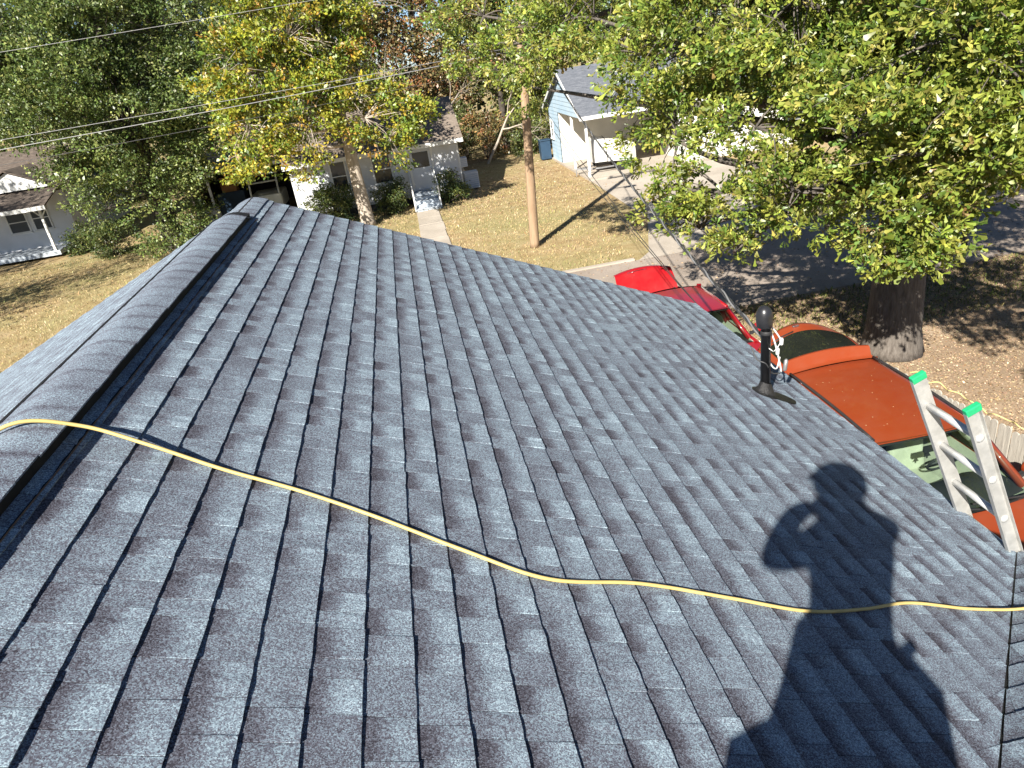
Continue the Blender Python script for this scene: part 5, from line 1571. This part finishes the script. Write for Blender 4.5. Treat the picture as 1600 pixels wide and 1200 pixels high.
# tree outside the frame on the left: its shadow falls on the left lawn
rg = np.random.default_rng(55)
tree('lawn_tree', 'tree standing left of the frame whose shadow stripes the left lawn', (-19.5, 21.5, 0), 9, 0.22, wood_blobs(-19.5, 21.5, 2.4, 8.5, 3.0, rg, 7), PAL_DARK, 700, 12, 0.15, 0.6, T_DIAM, M['leaf_far'], M['bark_dark'], 66, spread=0.35, twigs=60, n_sides=8)

rg = np.random.default_rng(57)
tree('lawn_tree', 'tree standing left of the frame whose shadow falls on the porch house', (-23.0, 26.5, 0), 10.5, 0.22, wood_blobs(-23.0, 26.5, 3.5, 10, 2.8, rg, 7), PAL_DARK, 700, 12, 0.15, 0.6, T_DIAM, M['leaf_far'], M['bark_dark'], 67, spread=0.3, twigs=60, n_sides=8)

# understory shrubs and house shrubs
def shrub(name, label, base, r_, h, pal, n_cl, seed, lsize=0.09, group=None, per=14):
    rng = np.random.default_rng(seed)
    root = empty(name, base, label, 'shrub', group)
    x, y, z = base
    blobs = [(x + rng.uniform(-.35, .35) * r_, y + rng.uniform(-.35, .35) * r_, z + h * q, r_ * s_) for q, s_ in ((0.35, 0.75), (0.55, 0.8), (0.78, 0.55), (0.5, 0.6))]
    cl, d, idx = clumps_in(blobs, n_cl, rng, 0.35, 0.22, 8)
    st_ = MB()
    for k in range(0, len(cl), max(1, len(cl) // 14)):
        st_.tube(limb_pts((x + rng.normal() * 0.05, y + rng.normal() * 0.05, z), cl[k], rng, 0.1, 4), [0.022, 0.018, 0.013, 0.009, 0.004], 5)
    st_.build('stems', M['bark_dark'], root, True)
    n = len(cl)
    pos = np.repeat(cl, per, axis=0) + rng.normal(size=(n * per, 3)) * 0.10
    pos[:, 2] = np.maximum(pos[:, 2], 0.03)
    V = leaf_arrays(pos, np.repeat(d, per, axis=0) + rng.normal(size=(n * per, 3)) * 0.8, lsize * np.exp(rng.normal(size=n * per) * 0.2), 0.5, T_DIAM, rng)
    leaf_object('foliage', V, pick_cols(n, per, pal, rng), T_DIAM, M['leaf_far'], root)
    return root
PAL_SHR = [((0.06, 0.09, 0.025), 3), ((0.10, 0.12, 0.03), 2), ((0.17, 0.17, 0.05), 0.6)]
shrub('foundation_shrub', 'rounded dark shrub under the tall cottage window', (-3.3, 32.0, 0), 1.05, 1.55, PAL_SHR, 420, 31)
shrub('foundation_shrub', 'leafy shrub just left of the front steps', (-0.75, 31.7, 0), 0.75, 1.35, PAL_SHR, 300, 32)
shrub('foundation_shrub', 'upright shrub between the front steps and the cottage corner', (1.75, 31.8, 0), 0.55, 1.25, PAL_SHR, 240, 33)
shrub('foundation_shrub', 'low shrub at the corner of the porch house', (-15.0, 35.0, 0), 0.8, 1.0, PAL_SHR, 240, 34)
shrub('foundation_shrub', 'wide shrub below the live oak beside the lawn edge', (-13.0, 33.0, 0), 1.1, 1.1, PAL_SHR, 340, 35)
for i, (x, y, r_, h, pal, lab) in enumerate([(2.6, 42.0, 1.2, 2.4, PAL_RUST, 'russet bush behind the right end of the white cottage'), (4.9, 43.0, 1.3, 2.8, PAL_RUST, 'brown leaved bush in the gap between the houses'), (7.0, 42.2, 1.1, 2.2, PAL_OLIVE, 'olive bush near the blue wheelie bin'),
                                            (3.8, 44.5, 1.5, 3.6, PAL_OLIVE, 'tall olive bush behind the russet ones'), (0.4, 43.2, 1.4, 3.4, PAL_RUST, 'russet bush half hidden by the cottage roof'), (8.9, 43.5, 1.5, 3.4, PAL_MID, 'bright bush behind the blue gable'), (-22.5, 45.2, 2.0, 3.4, PAL_OLIVE, 'bush behind the porch house wall')]):
    shrub('understory_bush', lab, (x, y, 0), r_, h, pal, 300, 41 + i, 0.13, 'bushes at the edge of the wood')

# leafless trees
def bare_tree(name, label, base, L0, r0, seed, lean, depth=5):
    rng = random.Random(seed)
    root = empty(name, base, label, 'tree')
    tk, bw = MB(), MB()
    def grow(p, d, L, r_, k):
        pts = [p]
        q = p
        dd = d.copy()
        for i in range(4):
            dd = (dd + Vector((rng.gauss(0, .13), rng.gauss(0, .13), rng.gauss(0.02, .10)))).normalized()
            q = q + dd * L / 4
            pts.append(q)
        (tk if k == 0 else bw).tube(pts, [r_ * (1 - 0.11 * i) for i in range(5)], 8 if k == 0 else 5 if k < 3 else 3, False)
        if k >= depth: return
        for i in range(3 if k < 3 else 2):
            a = rng.uniform(0.35, 0.95)
            ax = dd.cross(Vector((rng.gauss(0, 1), rng.gauss(0, 1), rng.gauss(0, 1)))).normalized()
            nd_ = (Matrix.Rotation(a, 3, ax) @ dd)
            s0 = pts[rng.choice((2, 3, 4))] if i else pts[4]
            grow(s0, nd_, L * rng.uniform(0.55, 0.8), r_ * rng.uniform(0.42, 0.6), k + 1)
    grow(Vector(base), Vector(lean).normalized(), L0, r0, 0)
    tk.build('trunk', M['bark_pale'], root, True)
    bw.build('branches', M['bark_pale'], root, True)
bare_tree('bare_tree', 'leafless pale barked tree with a straight trunk behind the cottage', (-0.2, 41.0, 0), 5.4, 0.20, 5, (0.03, 0, 1), 5)
bare_tree('bare_tree', 'leafless tree with spreading pale twigs over the cottage gable', (3.0, 38.6, 0), 3.2, 0.13, 12, (-0.15, -0.1, 1), 5)
bare_tree('bare_tree', 'small leafless tree leaning towards the blue house', (4.6, 41.0, 0), 2.8, 0.09, 23, (0.35, -0.1, 1), 5)

# ------------------------------------------------------------------ ground cover
def scatter(name, label, cat, n, region, size, pal, mat, seed, lift=0.012, upright=False, ratio=0.6):
    rng = np.random.default_rng(seed)
    p = region(rng, n)
    p = np.concatenate([p, np.full((len(p), 1), lift)], axis=1)
    d = rng.normal(size=(len(p), 3))
    if upright:
        d[:, 2] = np.abs(d[:, 2]) * 0.5 + 1.2
        V = leaf_arrays(p, d, size * np.exp(rng.normal(size=len(p)) * 0.35), ratio, T_DIAM, rng, 0.0)
    else:
        d[:, 2] *= 0.18
        V = leaf_arrays(p, d, size * np.exp(rng.normal(size=len(p)) * 0.3), ratio, T_DIAM, rng, 2.5)
        V[:, :, 2] = np.maximum(V[:, :, 2], 0.009)
    o = leaf_object(name, V, pick_cols(len(p) // 4, 4, pal, rng, 0.25)[:len(p)] if len(p) % 4 == 0 else pick_cols(len(p), 1, pal, rng), T_DIAM, mat, None)
    return tag(o, label, cat)
def rect(x0, x1, y0, y1, avoid=()):
    def f(rng, n):
        p = np.stack([rng.uniform(x0, x1, n), rng.uniform(y0, y1, n)], axis=1)
        m = np.ones(len(p), bool)
        for (a, b, c, d) in avoid: m &= ~((p[:, 0] > a) & (p[:, 0] < b) & (p[:, 1] > c) & (p[:, 1] < d))
        p = p[m]
        return p[:len(p) // 4 * 4]
    return f
PAL_STRAW = [((0.41, 0.315, 0.165), 4), ((0.33, 0.24, 0.12), 3), ((0.28, 0.27, 0.105), 2), ((0.46, 0.38, 0.24), 2)]
PAL_DRY = [((0.32, 0.225, 0.135), 4), ((0.40, 0.30, 0.19), 3), ((0.21, 0.135, 0.08), 3), ((0.45, 0.36, 0.25), 0.8)]
scatter('lawn_grass', 'short straw coloured dormant grass of the lawns across the street', 'grass', 90000, rect(-20, 9.5, 18.9, 33.5, ((0.05, 1.1, 18, 31), (7.2, 12, 18, 40), (5.9, 12, 18, 20.5))), 0.055, PAL_STRAW, M['dry'], 91, 0.0, True, 0.22)
scatter('leaf_litter', 'dry brown leaf litter under the oak', 'leaf litter', 90000, rect(5.9, 15, 4.5, 14.0), 0.028, PAL_DRY, M['dry'], 92)
scatter('lawn_leaves', 'brown fallen leaves strewn near the cottage and the wood edge', 'leaf litter', 16000, rect(-8, 9, 29, 44, ((-5, 2.5, 32.6, 41), (7.8, 14, 30, 45))), 0.065, PAL_DRY, M['dry'], 93)
scatter('road_leaves', 'few dry leaves lying on the street', 'leaf litter', 1600, rect(2, 18, 14, 18.8), 0.05, PAL_DRY, M['dry'], 94, 0.016)
scatter('roadside_grass', 'patchy green grass of the verge below the oak', 'grass', 9000, rect(5.5, 16, 11.6, 14.0), 0.06, [((0.13, 0.15, 0.045), 3), ((0.26, 0.22, 0.09), 2)], M['dry'], 95, 0.0, True, 0.25)
